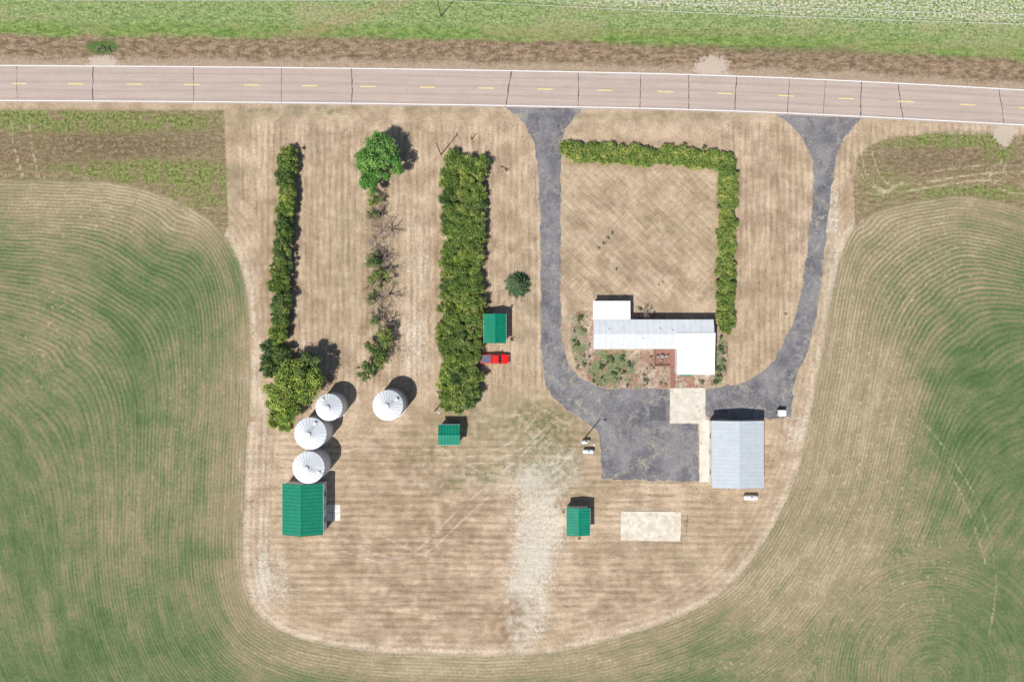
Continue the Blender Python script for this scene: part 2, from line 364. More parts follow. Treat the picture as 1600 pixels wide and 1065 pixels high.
        if col is None: col=crop
        else:
            fe=s.m('ADD',at['fld'],s.cen(fine,1.8)); col=s.mix(s.st(fe,-.35,.35),col,crop)
    return s.out(col,.95,bump=bump,bs=.6,bd=.14,spec=.1)
GM=[groundmat('yard_ground',['yard']),groundmat('yard_crop_border',['yard','crop']),groundmat('roadside_ground',['north']),groundmat('crop_ground',['crop'])]
ny_,nx_=PX.shape
idx=np.arange(ny_*nx_).reshape(ny_,nx_)
q=np.stack([idx[:-1,:-1],idx[:-1,1:],idx[1:,1:],idx[1:,:-1]],-1).reshape(-1,4)
ff=fld.reshape(-1)[q]; fmx=ff.max(1); fmn=ff.min(1); rr_=rd.reshape(-1)[q].mean(1)
mi=np.zeros(len(q),np.int32); mi[fmx>-1.5]=1; mi[fmn>1.5]=3; mi[rr_>0]=2
fc=ff.mean(1)
def grid(name,sel):
    quads=q[sel]
    used,inv=np.unique(quads,return_inverse=True); inv=inv.reshape(quads.shape)
    co=np.stack([X.reshape(-1)[used],Y.reshape(-1)[used],np.zeros(len(used))],-1).astype(np.float32)
    me=bpy.data.meshes.new(name); me.vertices.add(len(used)); me.vertices.foreach_set('co',co.ravel())
    me.loops.add(quads.size); me.loops.foreach_set('vertex_index',inv.ravel().astype(np.int32))
    me.polygons.add(len(quads)); me.polygons.foreach_set('loop_start',np.arange(0,quads.size,4,dtype=np.int32))
    for g in GM: me.materials.append(g)
    me.polygons.foreach_set('material_index',mi[sel])
    me.update(calc_edges=True)
    for k,a in A.items():
        at=me.attributes.new(k,'FLOAT','POINT'); at.data.foreach_set('value',a.reshape(-1)[used].astype(np.float32))
    return me
structure('ground',grid('ground',fc<=0),'dry mown tan grass ground with weedy ditches','ground')
structure('crop_field',grid('crop_field',fc>0),'green crop field with curved planting rows','field')
# ---------------- flat sheets
def sheet(name,ptspx,z,mats,jit=0.0,th=0.0,m0=0):
    pts=[]
    for i,(a,b) in enumerate(ptspx):
        xx,yy=P(a,b); pts.append((xx+random.uniform(-jit,jit),yy+random.uniform(-jit,jit)))
    mb=MB(); n=len(pts)
    area=sum(pts[i][0]*pts[(i+1)%n][1]-pts[(i+1)%n][0]*pts[i][1] for i in range(n))
    if area<0: pts.reverse()
    if th>0:
        mb.addv([(a,b,z) for a,b in pts]+[(a,b,z+th) for a,b in pts],[tuple(range(n,2*n))]+[(i,(i+1)%n,n+(i+1)%n,n+i) for i in range(n)],m0)
    else: mb.addv([(a,b,z) for a,b in pts],[tuple(range(n))],m0)
    return mb
def densify(pts,step=3.0):
    out=[]
    for i in range(len(pts)):
        a=pts[i];b=pts[(i+1)%len(pts)]; l=math.hypot(b[0]-a[0],b[1]-a[1]); n=max(1,int(l/step))
        for k in range(n): out.append((a[0]+(b[0]-a[0])*k/n,a[1]+(b[1]-a[1])*k/n))
    return out
def roadmat():
    s=Sh('pale_asphalt'); x,y,z=s.sep(s.pos())
    d=s.attr('rd'); f1=s.noise(.25,4,.6); f2=s.noise(3,5,.75); st=s.noise(1,4,.6,s.comb(s.mul(x,.06),s.mul(d,2.2)))
    c=s.mix(f1,C(183,165,152),C(201,184,172)); c=s.mix(s.st(st,.35,.7,0,.5),c,C(168,150,139))
    wt=s.m('SINE',s.m('MULTIPLY',d,2*math.pi/1.85)); c=s.mix(s.st(wt,.2,1,0,.3),c,C(160,145,136))
    c=s.mix(s.mul(s.st(s.m('ABSOLUTE',d),3.2,3.7),.4),c,C(182,169,158))
    c=s.mix(s.st(s.noise(.8,6,.85),.58,.66,0,.35),c,C(132,120,114))
    c=s.scalecol(c,s.m('MULTIPLY_ADD',s.m('SUBTRACT',f2,.5),.6,1.0))
    return s.out(c,.9,bump=f2,bs=.2,bd=.02,spec=.2)
def asphmat():
    s=Sh('old_weathered_asphalt'); x,y,z=s.sep(s.pos())
    f1=s.noise(.16,4,.6); f2=s.noise(2.4,5,.85); f3=s.noise(.4,7,.85)
    c=s.mix(s.st(f1,.35,.65),C(108,106,110),C(136,133,134)); c=s.mix(s.st(f3,.46,.58,0,.5),c,C(158,153,148))
    c=s.mix(s.st(s.noise(.3,7,.85,s.comb(s.mul(x,1.0),s.mul(y,.5),9.0)),.53,.60,0,.5),c,C(88,86,91))
    wv=s.n('ShaderNodeVectorMath'); wv.operation='ADD'; s.L(s.pos(),wv.inputs[0])
    nn=s.n('ShaderNodeTexNoise'); nn.inputs['Scale'].default_value=.9; nn.inputs['Detail'].default_value=6; nn.inputs['Roughness'].default_value=.7; s.L(s.pos(),nn.inputs['Vector'])
    sc=s.n('ShaderNodeVectorMath'); sc.operation='SCALE'; sc.inputs['Scale'].default_value=3.6; s.L(nn.outputs['Color'],sc.inputs[0]); s.L(sc.outputs[0],wv.inputs[1])
    e=s.voro(.2,wv.outputs[0],'DISTANCE_TO_EDGE'); e2=s.voro(.7,wv.outputs[0],'DISTANCE_TO_EDGE')
    ck=s.mul(s.st(e,.026,.006),s.st(s.noise(.3,4),.46,.60)); ck2=s.mul(s.st(e2,.05,.01),s.st(s.noise(.25,3),.48,.58))
    c=s.mix(s.mul(ck,.65),c,C(180,173,150)); c=s.mix(s.mul(ck2,.6),c,C(72,70,73))
    c=s.mix(s.mul(s.mul(s.st(s.noise(.45,7,.85),.55,.59),s.st(s.noise(.09,2),.47,.6)),.85),c,C(176,167,140))
    c=s.scalecol(c,s.m('MULTIPLY_ADD',s.m('SUBTRACT',f2,.5),1.4,1.0))
    return s.out(c,.92,bump=f2,bs=.3,bd=.02,spec=.2)
def concmat(name='weathered_concrete',a=(208,198,180),b=(230,223,209)):
    s=Sh(name); f1=s.noise(.6,5,.7); f2=s.noise(3,5,.8)
    c=s.mix(s.st(f1,.3,.7),C(*a),C(*b)); c=s.mix(s.st(f2,.54,.66,0,.5),c,C(164,146,120))
    c=s.mix(s.st(s.noise(.45,6,.8),.54,.62,0,.5),c,C(174,156,128))
    return s.out(c,.9,bump=f2,bs=.2,bd=.02,spec=.2)
rm=roadmat(); am=asphmat(); cm=concmat()
tar=simple('crack_sealant',(92,86,88),.7); patchm=simple('asphalt_patch',(132,129,130),.9,var=.3,scale=1.5); patchd=simple('asphalt_patch_dark',(102,99,103),.9,var=.3,scale=1.5)
HW=3.93
rx=list(np.arange(-300,1900,12.0)); rx=[-9000,-5000,-2000,-1000]+rx+[2500,4000,9000]
def rpt(px,off):
    x0,y0=P(px,roadc(px)); e=6; x1,y1=P(px+e,roadc(px+e)); xa,ya=P(px-e,roadc(px-e))
    d=Vector((x1-xa,y1-ya)).normalized(); return (x0-d.y*off,y0+d.x*off)
mb=MB(); offs=[-HW,-2,0,2,HW]; vs=[];rdv=[]
for a in rx:
    for o_ in offs:
        j=random.uniform(-.07,.07) if abs(o_)==HW else 0
        p_=rpt(a,o_+j); vs.append((p_[0],p_[1],.016)); rdv.append(o_)
fs=[]
for i in range(len(rx)-1):
    for j in range(4): a=i*5+j; fs.append((a,a+5,a+6,a+1))
mb.addv(vs,fs)
nroad=len(vs)
def strip(mb,pts,w,z,m):
    vs=[];n=len(pts)
    for i,p in enumerate(pts):
        a=Vector(pts[max(i-1,0)]);b=Vector(pts[min(i+1,n-1)]);d=(b-a).normalized(); ww=w*random.uniform(.5,1.4)/2
        vs+= [(p[0]-d.y*ww,p[1]+d.x*ww,z),(p[0]+d.y*ww,p[1]-d.x*ww,z)]
    mb.addv(vs,[(2*i,2*i+1,2*i+3,2*i+2) for i in range(n-1)],m)
for cxp,w in [(27,.09),(145,.18),(303,.13),(440,.11),(549,.2),(795,.22),(903,.16),(1000,.13),(1075,.18),(1150,.18),(1232,.14),(1288,.11),(1345,.18),(1408,.16),(1565,.17),(-100,.2),(1700,.2)]:
    pts=[];j=cxp;sl=-7 if cxp in(1408,1565) else random.uniform(-2,2)
    if cxp==795: sl=6
    for k in range(16):
        o_=-HW+.1+k*(2*HW-.2)/15; j+=random.uniform(-.5,.5); pts.append(rpt(j+sl*(k/15-.5)*1.5,o_))
    strip(mb,pts,w,.0205,1)
for k in range(12):
    a=random.uniform(900,1650); o_=random.choice([-1.7,1.7,0.2,-3,3])+random.uniform(-.4,.4)
    strip(mb,[rpt(a+i*6,o_+random.uniform(-.08,.08)) for i in range(random.randint(2,7))],.035,.0205,1)
me=mb.mesh('road',[rm,tar])
at=me.attributes.new('rd','FLOAT','POINT'); at.data.foreach_set('value',rdv+[0]*(len(me.vertices)-nroad))
structure('road',me,'pale pinkish asphalt highway with tar sealed cracks','road')
def paint(name,rgb):
    s=Sh(name); f=s.noise(4,5,.8); c=s.mix(s.st(f,.5,.66,0,.7),C(*rgb),C(180,164,154)); return s.out(c,.8)
white_p=paint('white_road_paint',(250,248,244)); yel_p=paint('yellow_road_paint',(240,216,142))
mb=MB()
for sgn in (-1,1):
    for a in np.arange(-300,1900,30.0):
        pts=[rpt(a+i*10,sgn*(HW-.28)) for i in range(4)]
        vs=[]
        for p_,q_ in zip(pts,[rpt(a+i*10,sgn*(HW-.28)+.17) for i in range(4)]): vs+= [(q_[0],q_[1],.021),(p_[0],p_[1],.021)]
        mb.addv(vs,[(2*i,2*i+1,2*i+3,2*i+2) for i in range(3)])
structure('road_edge_line',mb.mesh('road_edge_line',white_p),'solid white painted road edge lines','road marking')
mb=MB()
for a in [-60,30,118,210,300,393,484,575,668,760,852,945,1040,1133,1228,1322,1416,1512,1605,1698]:
    a0,a1=a-12,a+12; q4=[rpt(a0,-.1),rpt(a1,-.1),rpt(a1,.12),rpt(a0,.12)]
    mb.addv([(u[0],u[1],.0215) for u in q4],[(0,1,2,3)])
structure('road_centre_line',mb.mesh('road_centre_line',yel_p),'dashed yellow painted centre line','road marking')
def wob(pts,a=1.6):
    out=[];ph=[random.uniform(0,6) for _ in range(4)]
    for i,(x,y) in enumerate(pts):
        out.append((x+a*(math.sin(i*.37+ph[0])*.5+math.sin(i*.93+ph[1])*.4),y+a*(math.sin(i*.41+ph[2])*.5+math.sin(i*1.07+ph[3])*.4)))
    return out
d1=cat([(786,160,1),(796,173),(812,184),(824,202),(834,226),(840,260),(844,330),(845,400),(845,480),(846,550),(850,590),(862,616),(888,641),(918,660),(935,678),(939,706),(939,748,1),(1092,752,1),(1091,662,1),(1046,661,1),(1046,608,1),(1000,606),(960,608),(925,600),(900,583),(885,560),(878,530),(876,480),(876,400),(876,300),(877,240),(880,212),(890,192),(903,178),(915,164,1)],True,6)
mb=sheet('driveway',wob(densify(d1)),.008,am,.13)
def patch(mb,x0,y0,x1,y1,m,z=.0125):
    a=P(x0,y0);b=P(x1,y1); mb.addv([(a[0],b[1],z),(b[0],b[1],z),(b[0],a[1],z),(a[0],a[1],z)],[(0,1,2,3)],m)
patch(mb,1015,634,1040,657,2);patch(mb,1062,672,1089,703,1)
structure('driveway',mb.mesh('driveway',[am,patchm,patchd]),'cracked dark asphalt driveway opening into parking area','driveway')
d2=cat([(1210,176,1),(1227,190),(1248,208),(1263,232),(1270,262),(1271,300),(1265,350),(1259,410),(1249,470),(1232,520),(1209,562),(1182,587),(1150,600),(1102,607,1),(1102,646,1),(1112,653,1),(1160,655),(1236,652,1),(1237,625),(1241,602),(1250,575),(1264,540),(1276,490),(1284,430),(1291,360),(1300,290),(1306,250),(1316,222),(1331,202),(1348,182,1)],True,6)
mb=sheet('driveway',wob(densify(d2)),.008,am,.13)
structure('driveway',mb.mesh('driveway2',[am,patchm,patchd]),'curved cracked asphalt driveway to the garage','driveway')
mb=sheet('c',[(1047,606),(1102,606),(1102,655),(1112,655),(1112,753),(1093,753),(1093,661),(1047,661)],.002,cm,.03,th=.03)
structure('concrete_apron',mb.mesh('concrete_apron',cm),'pale concrete pad and path beside the garage','pavement')
mb=sheet('c',densify([(970,798),(1064,799),(1063,845),(970,843)],6),.002,cm,.06,th=.12)
structure('concrete_slab',mb.mesh('concrete_slab',concmat('stained_concrete',(206,194,170),(236,228,212))),'weathered pale concrete foundation slab','slab')
mb=MB(); cmb=concmat('bright_concrete',(226,220,206),(244,240,230))
for (a,b,c,d) in [(507,788,519,800),(520,788,532,800),(507,801,519,813),(520,801,532,813)]:
    u=P(a,b);w=P(c,d); mb.box(u[0],w[0],w[1],u[1],.002,.07)
structure('concrete_step_pad',mb.mesh('pad',cmb),'square pale concrete door pad of four slabs','slab')

# ---------------- building materials
def metalroof(name,rgb,var=.1,rough=.5,dirt=.2):
    s=Sh(name); n1=s.noise(.8,4,.7,s.obj()); n2=s.noise(2.5,4,.75,s.obj())
    c=s.scalecol(C(*rgb),s.st(n1,.25,.75,1-var,1+var)); c=s.mix(s.st(n2,.55,.72,0,dirt),c,C(150,142,128))
    return s.out(c,rough,spec=.25)
greenroof=metalroof('green_metal_roofing',(0,130,98),.12)
greenroof2=metalroof('weathered_green_roofing',(4,136,106),.16,.6)
greyroof=metalroof('pale_grey_metal_roofing',(192,199,203),.07,dirt=.15)
whiteroof=metalroof('white_roof_coating',(250,250,250),.03,dirt=.06)
homeroof=metalroof('light_metal_home_roof',(216,219,221),.08,dirt=.22)
seamm=simple('roof_seam',(186,191,194),.6)
siding=simple('white_siding',(232,230,224),.7,var=.06); trimm=simple('white_trim',(240,240,238),.6,var=.03)
glass=simple('dark_window_glass',(40,50,58),.1,var=.05,spec=.6); woodm=simple('weathered_wood',(128,108,86),.85,var=.3,scale=4)
reddeck=simple('red_brown_deck_stain',(158,114,100),.8,var=.25,scale=3); doorm=simple('painted_door',(205,203,196),.6,var=.05)
darkm=simple('black_rubber',(34,34,36),.8); steel=simple('galvanised_steel',(226,228,230),.5,.0,.08,1.2,spec=.5)
tanksm=simple('white_tank_paint',(240,240,236),.4,var=.05)
def gable(name,label,box,ridge,hw,rise,roofmat,wallmat=siding,over=.3,ribs=.6,door='s',wins=(),group=None,cat_='shed',bigdoor=None,ribm=None,rh=.05):
    x0,y0,x1,y1=box; a=P(x0,y1,hw);b=P(x1,y0,hw)
    cxw,cyw=(a[0]+b[0])/2,(a[1]+b[1])/2; W=b[0]-a[0]; L=b[1]-a[1]
    rot=0
    if ridge=='x': W,L=L,W; rot=math.pi/2
    t=thing(name,label,cat_,(cxw,cyw,0),rot,group)
    hwid=W/2-over; hl=L/2-over
    mb=MB(); zr=hw+rise*(hwid/(W/2))
    prof=[(-hwid,0),(hwid,0),(hwid,hw),(0,zr),(-hwid,hw)]
    vs=[(p[0],-hl,p[1]) for p in prof]+[(p[0],hl,p[1]) for p in prof]
    mb.addv(vs,[(0,1,2,3,4),(9,8,7,6,5),(1,6,7,2),(6,5,0,1),(5,9,4,0)])
    ob('wall',mb.mesh('wall',wallmat),t)
    mb=MB(); th=.10; sl=rise/(W/2)
    zlow=hw+.03-over*sl; ztop=zlow+rise
    for sg in(-1,1):
        e=sg*W/2
        bt=[(0,-L/2,ztop),(e,-L/2,zlow),(e,L/2,zlow),(0,L/2,ztop)]
        tp=[(p[0],p[1],p[2]+th) for p in bt]
        if sg<0: bt=bt[::-1];tp=tp[::-1]
        mb.hexa(bt,tp)
        n=int(L/ribs)
        for i in range(n+1):
            yy=-L/2+.03+i*(L-.11)/n; w=.06; hh=rh
            b2=[(0,yy,ztop+th-.005),(e,yy,zlow+th-.005),(e,yy+w,zlow+th-.005),(0,yy+w,ztop+th-.005)]
            t2=[(p[0],p[1],p[2]+hh) for p in b2]
            if sg<0: b2=b2[::-1];t2=t2[::-1]
            mb.hexa(b2,t2,1 if ribm else 0)
    ob('roof',mb.mesh('roof',[roofmat,ribm] if ribm else roofmat),t)
    mb=MB()
    for sg in(-1,1):
        e=sg*.22; bt=[(0,-L/2-.02,ztop+th+.05),(e,-L/2-.02,ztop+th+.05-.22*sl),(e,L/2+.02,ztop+th+.05-.22*sl),(0,L/2+.02,ztop+th+.05)]
        tp=[(p[0],p[1],p[2]+.03) for p in bt]
        if sg<0: bt=bt[::-1];tp=tp[::-1]
        mb.hexa(bt,tp)
    ob('ridge_cap',mb.mesh('ridge_cap',roofmat),t)
    for sg in(-1,1):
        mb=MB(); xx=sg*(W/2+.012); mb.box(min(xx,xx+sg*.03),max(xx,xx+sg*.03),-L/2,L/2,zlow-.1,zlow+th-.02)
        ob('fascia',mb.mesh('fascia',trimm),t)
    def onwall(side,u,w,z0,z1,mat,nm,d=.04):
        mb=MB()
        if side=='n': mb.box(u-w/2,u+w/2,hl+.003,hl+d,z0,z1)
        if side=='s': mb.box(u-w/2,u+w/2,-hl-d,-hl-.003,z0,z1)
        if side=='e': mb.box(hwid+.003,hwid+d,u-w/2,u+w/2,z0,z1)
        if side=='w': mb.box(-hwid-d,-hwid-.003,u-w/2,u+w/2,z0,z1)
        return ob(nm,mb.mesh(nm,mat),t)
    if door: onwall(door,0,1.0,.02,2.05,doorm,'door')
    if bigdoor: 
        for (sd,u,w,h) in bigdoor: onwall(sd,u,w,.02,h,doorm,'garage_door')
    for (sd,u,w) in wins:
        f=onwall(sd,u,w+.2,.95,2.05,trimm,'window',.045)
        g=onwall(sd,u,w,1.05,1.95,glass,'glass',.06); g.parent=f
    return t
gd=metalroof('green_roof_rib',(0,112,82),.1)
gable('shed','small shed with bright green metal roof beside the pickup',(756,490,791,536),'y',2.9,.8,greenroof,ribs=.6,door='e',wins=[('s',0,.9)],group='green roofed sheds',ribm=gd)
gable('shed','tiny green roofed shed near the tall hedge',(685,663,719,695),'x',2.8,.7,greenroof2,ribs=.6,door='e',wins=[('s',0.0,.6)],group='green roofed sheds',ribm=gd)
gable('shed','green roofed shed with white walls near the concrete slab',(885,793,922,836),'y',2.9,.5,greenroof2,ribs=.6,door='w',wins=[('e',0,.8)],group='green roofed sheds',ribm=gd)
gable('barn','larger green metal roofed barn with white walls by the grain bins',(441,755,505,835),'y',3.6,1.3,greenroof,over=.22,ribs=.7,door='e',wins=[('e',2.6,1.0),('e',-2.6,1.0),('s',1.5,.9)],cat_='barn',bigdoor=[('s',-1.4,2.6,2.8)],ribm=gd)
gable('garage','long pale grey metal roofed garage beside the asphalt',(1113,657,1193,762),'y',3.6,.8,greyroof,over=.3,ribs=.8,door='w',wins=[('w',3.4,1.1),('w',-4,1.1),('e',2,1.1)],cat_='garage',bigdoor=[('n',-2.4,3.2,2.5),('n',2.2,3.2,2.5)],ribm=seamm,rh=.025)
# ---- house
def house():
    hw=2.95
    def wb(x0,y0,x1,y1,h=hw): a=P(x0,y1,h);b=P(x1,y0,h); return a[0],a[1],b[0],b[1]
    bx=wb(927,470,1115,585); cx0,cy0=(bx[0]+bx[2])/2,(bx[1]+bx[3])/2
    t=thing('house','white single storey mobile home with side additions','house',(cx0,cy0,0))
    def L(b): return b[0]-cx0,b[1]-cy0,b[2]-cx0,b[3]-cy0
    m=L(wb(927,499,1115,545)); lw=L(wb(927,470,985,499)); rw=L(wb(1057,520,1116,585))
    o_=.25
    x0,y0,x1,y1=m; ym=(y0+y1)/2; rise=.6
    mb=MB(); vs=[]
    for xx in (x0+o_,x1-o_): vs+= [(xx,y0+o_,.3),(xx,y1-o_,.3),(xx,y1-o_,hw-.02),(xx,ym,hw+rise-.08),(xx,y0+o_,hw-.02)]
    mb.addv(vs,[(0,4,3,2,1),(5,6,7,8,9),(0,5,9,4),(1,2,7,6),(0,1,6,5)]); ob('wall',mb.mesh('wall',siding),t)
    mb=MB(); mb.box(x0+o_+.05,x1-o_-.05,y0+o_+.05,y1-o_-.05,0,.3); ob('skirting',mb.mesh('skirting',simple('grey_skirting',(170,168,160))),t)
    mb=MB(); th=.08
    for sg in(-1,1):
        ye=ym+sg*(y1-y0)/2
        bt=[(x0,ym,hw+rise),(x1,ym,hw+rise),(x1,ye,hw),(x0,ye,hw)]; tp=[(p[0],p[1],p[2]+th) for p in bt]
        if sg>0: mb.hexa(bt,tp)
        else: mb.hexa(bt[::-1],tp[::-1])
        n=int((x1-x0)/1.2)
        for i in range(n+1):
            xx=x0+.02+i*(x1-x0-.1)/n
            bt=[(xx,ym,hw+rise+th-.004),(xx+.05,ym,hw+rise+th-.004),(xx+.05,ye,hw+th-.004),(xx,ye,hw+th-.004)]; tp=[(p[0],p[1],p[2]+.03) for p in bt]
            if sg>0: mb.hexa(bt,tp,1)
            else: mb.hexa(bt[::-1],tp[::-1],1)
    ob('roof',mb.mesh('roof',[homeroof,seamm]),t)['label']='pale grey seamed metal main roof'
    x0,y0,x1,y1=lw; yj=m[3]+.02
    mb=MB(); mb.hexa([(x0+o_,yj-.3,0),(x1-o_,yj-.3,0),(x1-o_,y1-o_,0),(x0+o_,y1-o_,0)],[(x0+o_,yj-.3,hw-.1),(x1-o_,yj-.3,hw-.1),(x1-o_,y1-o_,hw-.25),(x0+o_,y1-o_,hw-.25)])
    ob('wall',mb.mesh('wall',siding),t)
    mb=MB(); bt=[(x0,yj,hw),(x1,yj,hw),(x1,y1,hw-.2),(x0,y1,hw-.2)]; mb.hexa(bt,[(p[0],p[1],p[2]+.09) for p in bt])
    ob('roof',mb.mesh('roof',whiteroof),t)['label']='bright white flat addition roof'
    x0,y0,x1,y1=rw; hz=hw+.72
    mb=MB(); mb.hexa([(x0+o_,y0+o_,0),(x1-o_,y0+o_,0),(x1-o_,y1-.1,0),(x0+o_,y1-.1,0)],[(x0+o_,y0+o_,hw+.1),(x1-o_,y0+o_,hw+.1),(x1-o_,y1-.1,hz-.05),(x0+o_,y1-.1,hz-.05)]); ob('wall',mb.mesh('wall',siding),t)
    mb=MB(); bt=[(x0,y0,hw+.15),(x1,y0,hw+.15),(x1,y1,hz+.05),(x0,y1,hz+.05)]; mb.hexa(bt,[(p[0],p[1],p[2]+.1) for p in bt]); ob('roof',mb.mesh('roof',whiteroof),t)['label']='bright white low slope addition roof'
    mb=MB(); a0=x0+.9;a1=x0+3.4; bt=[(a0,y0-.35,2.2),(a1,y0-.35,2.2),(a1,y0+.24,2.5),(a0,y0+.24,2.5)]; mb.hexa(bt,[(p[0],p[1],p[2]+.06) for p in bt]); ob('awning',mb.mesh('awning',greenroof),t)['label']='small green entrance awning'
    mb=MB(); mb.box(a0+1,a0+1.95,y0+o_-.05,y0+o_-.003,.05,2.1); ob('door',mb.mesh('door',doorm),t)
    for (u0,u1,yy,nrm) in [(m[0]+3,m[0]+4.6,m[1]+o_,-1),(m[0]+7,m[0]+8.4,m[1]+o_,-1),(m[0]+10.2,m[0]+11.6,m[1]+o_,-1),(m[0]+11,m[0]+12.5,m[3]-o_,1),(m[0]+15,m[0]+17,m[3]-o_,1),(m[0]+20,m[0]+21.4,m[3]-o_,1)]:
        for nm,g,mt,d in (('window',.1,trimm,.04),('glass',0,glass,.06)):
            mb=MB(); ya,yb=sorted((yy+nrm*.003,yy+nrm*d)); mb.box(u0-g,u1+g,ya,yb,1.3-g,2.2+g); o2=ob(nm,mb.mesh(nm,mt),t)
            if nm=='window': fr=o2
            else: o2.parent=fr
    for (vx,vy) in [(m[0]+3,ym+.8),(m[0]+10,ym-1),(m[0]+13.5,ym+1),(m[0]+16,ym+.6)]:
        zb=hw+rise*(1-abs(vy-ym)/((m[3]-m[1])/2)); mb=MB(); mb.cyl((vx,vy,zb),(vx,vy,zb+.35),.09,n=10); mb.cyl((vx,vy,zb+.35),(vx,vy,zb+.42),.14,n=10); ob('roof_vent',mb.mesh('roof_vent',steel),t)
house()
def deck():
    a=P(1020,572);b=P(1056,543); x0,y0,x1,y1=a[0],a[1],b[0],b[1]; y1=y1-.05
    t=thing('deck','red brown stained wooden deck with railings against the house','deck',(x0,y0,0))
    W=x1-x0;D=y1-y0; mb=MB(); n=int(W/.2)
    for i in range(n): mb.box(i*W/n+.01,(i+1)*W/n-.01,0,D,.42,.47)
    ob('deck_boards',mb.mesh('deck_boards',reddeck),t)
    for yy in (.08,D-.15):
        mb=MB(); mb.box(.05,W-.05,yy-.04,yy+.04,.2,.415)
        for i in range(4): mb.box(.1+i*(W-.3)/3,.22+i*(W-.3)/3,yy-.06,yy+.06,0,.21)
        ob('frame',mb.mesh('frame',woodm),t)
    rl=simple('pale_railing',(182,144,130),.7)
    mb=MB()
    for i in range(7): mb.box(-.05,.03,i*D/6.3,i*D/6.3+.08,.42,1.36)
    mb.box(-.07,.05,0,D,1.35,1.42); ob('railing',mb.mesh('railing',rl),t)
    mb=MB()
    for i in range(8): mb.box(.06+i*(W-1.8)/7,.06+i*(W-1.8)/7+.08,-.09,-.01,.42,1.36)
    mb.box(.06,W-1.6,-.11,.0,1.35,1.42)
    ob('railing',mb.mesh('railing',rl),t)
    return x0,y0,W,D
dx,dy,DW,DD=deck()
a=P(1047,606);b=P(1055,573); mb=MB()
n=int((b[1]-a[1])/.2)
for i in range(n): mb.box(a[0],b[0],a[1]+i*.2,a[1]+i*.2+.18,.1,.16)
mb.box(a[0]+.1,a[0]+.2,a[1],b[1],.004,.1); mb.box(b[0]-.2,b[0]-.1,a[1],b[1],.004,.1)
structure('boardwalk',mb.mesh('boardwalk',reddeck),'red brown wooden boardwalk leading to the deck','path')
t=thing('patio_table','round glass topped patio table on the deck','table',(dx+1.7,dy+2.0,.47))
mb=MB(); mb.cyl((0,0,.68),(0,0,.72),.45,n=20); ob('table_top',mb.mesh('table_top',simple('pale_table',(150,150,148),.4)),t)
for i in range(4):
    mb=MB(); an=i*math.pi/2+.7; mb.cyl((.4*math.cos(an),.4*math.sin(an),0),(.3*math.cos(an),.3*math.sin(an),.68),.025,n=6); ob('leg',mb.mesh('leg',steel),t)
def chairmesh():
    a=MB(); a.box(-.24,.24,-.24,.24,.42,.47); b=MB(); b.hexa([(-.24,.2,.47),(.24,.2,.47),(.24,.24,.47),(-.24,.24,.47)],[(-.22,.3,.95),(.22,.3,.95),(.22,.34,.95),(-.22,.34,.95)])
    r=[]
    m=simple('patio_chair_fabric',(176,156,142)); r.append(('seat',a.mesh('seat',m)));r.append(('backrest',b.mesh('backrest',m)))
    for u in(-.2,.2):
        for v in(-.2,.2): c=MB(); c.cyl((u,v,0),(u,v,.42),.02,n=6); r.append(('leg',c.mesh('leg',steel)))
    return r
cms=chairmesh()
for (u,v,r) in [(.8,2.0,math.pi/2),(2.6,2.1,-math.pi/2),(1.7,1.1,math.pi)]:
    t=thing('patio_chair','pale patio chair around the deck table','chair',(dx+u,dy+v,.47),r,'patio chairs on the deck')
    for nm,mm in cms: ob(nm,mm,t)
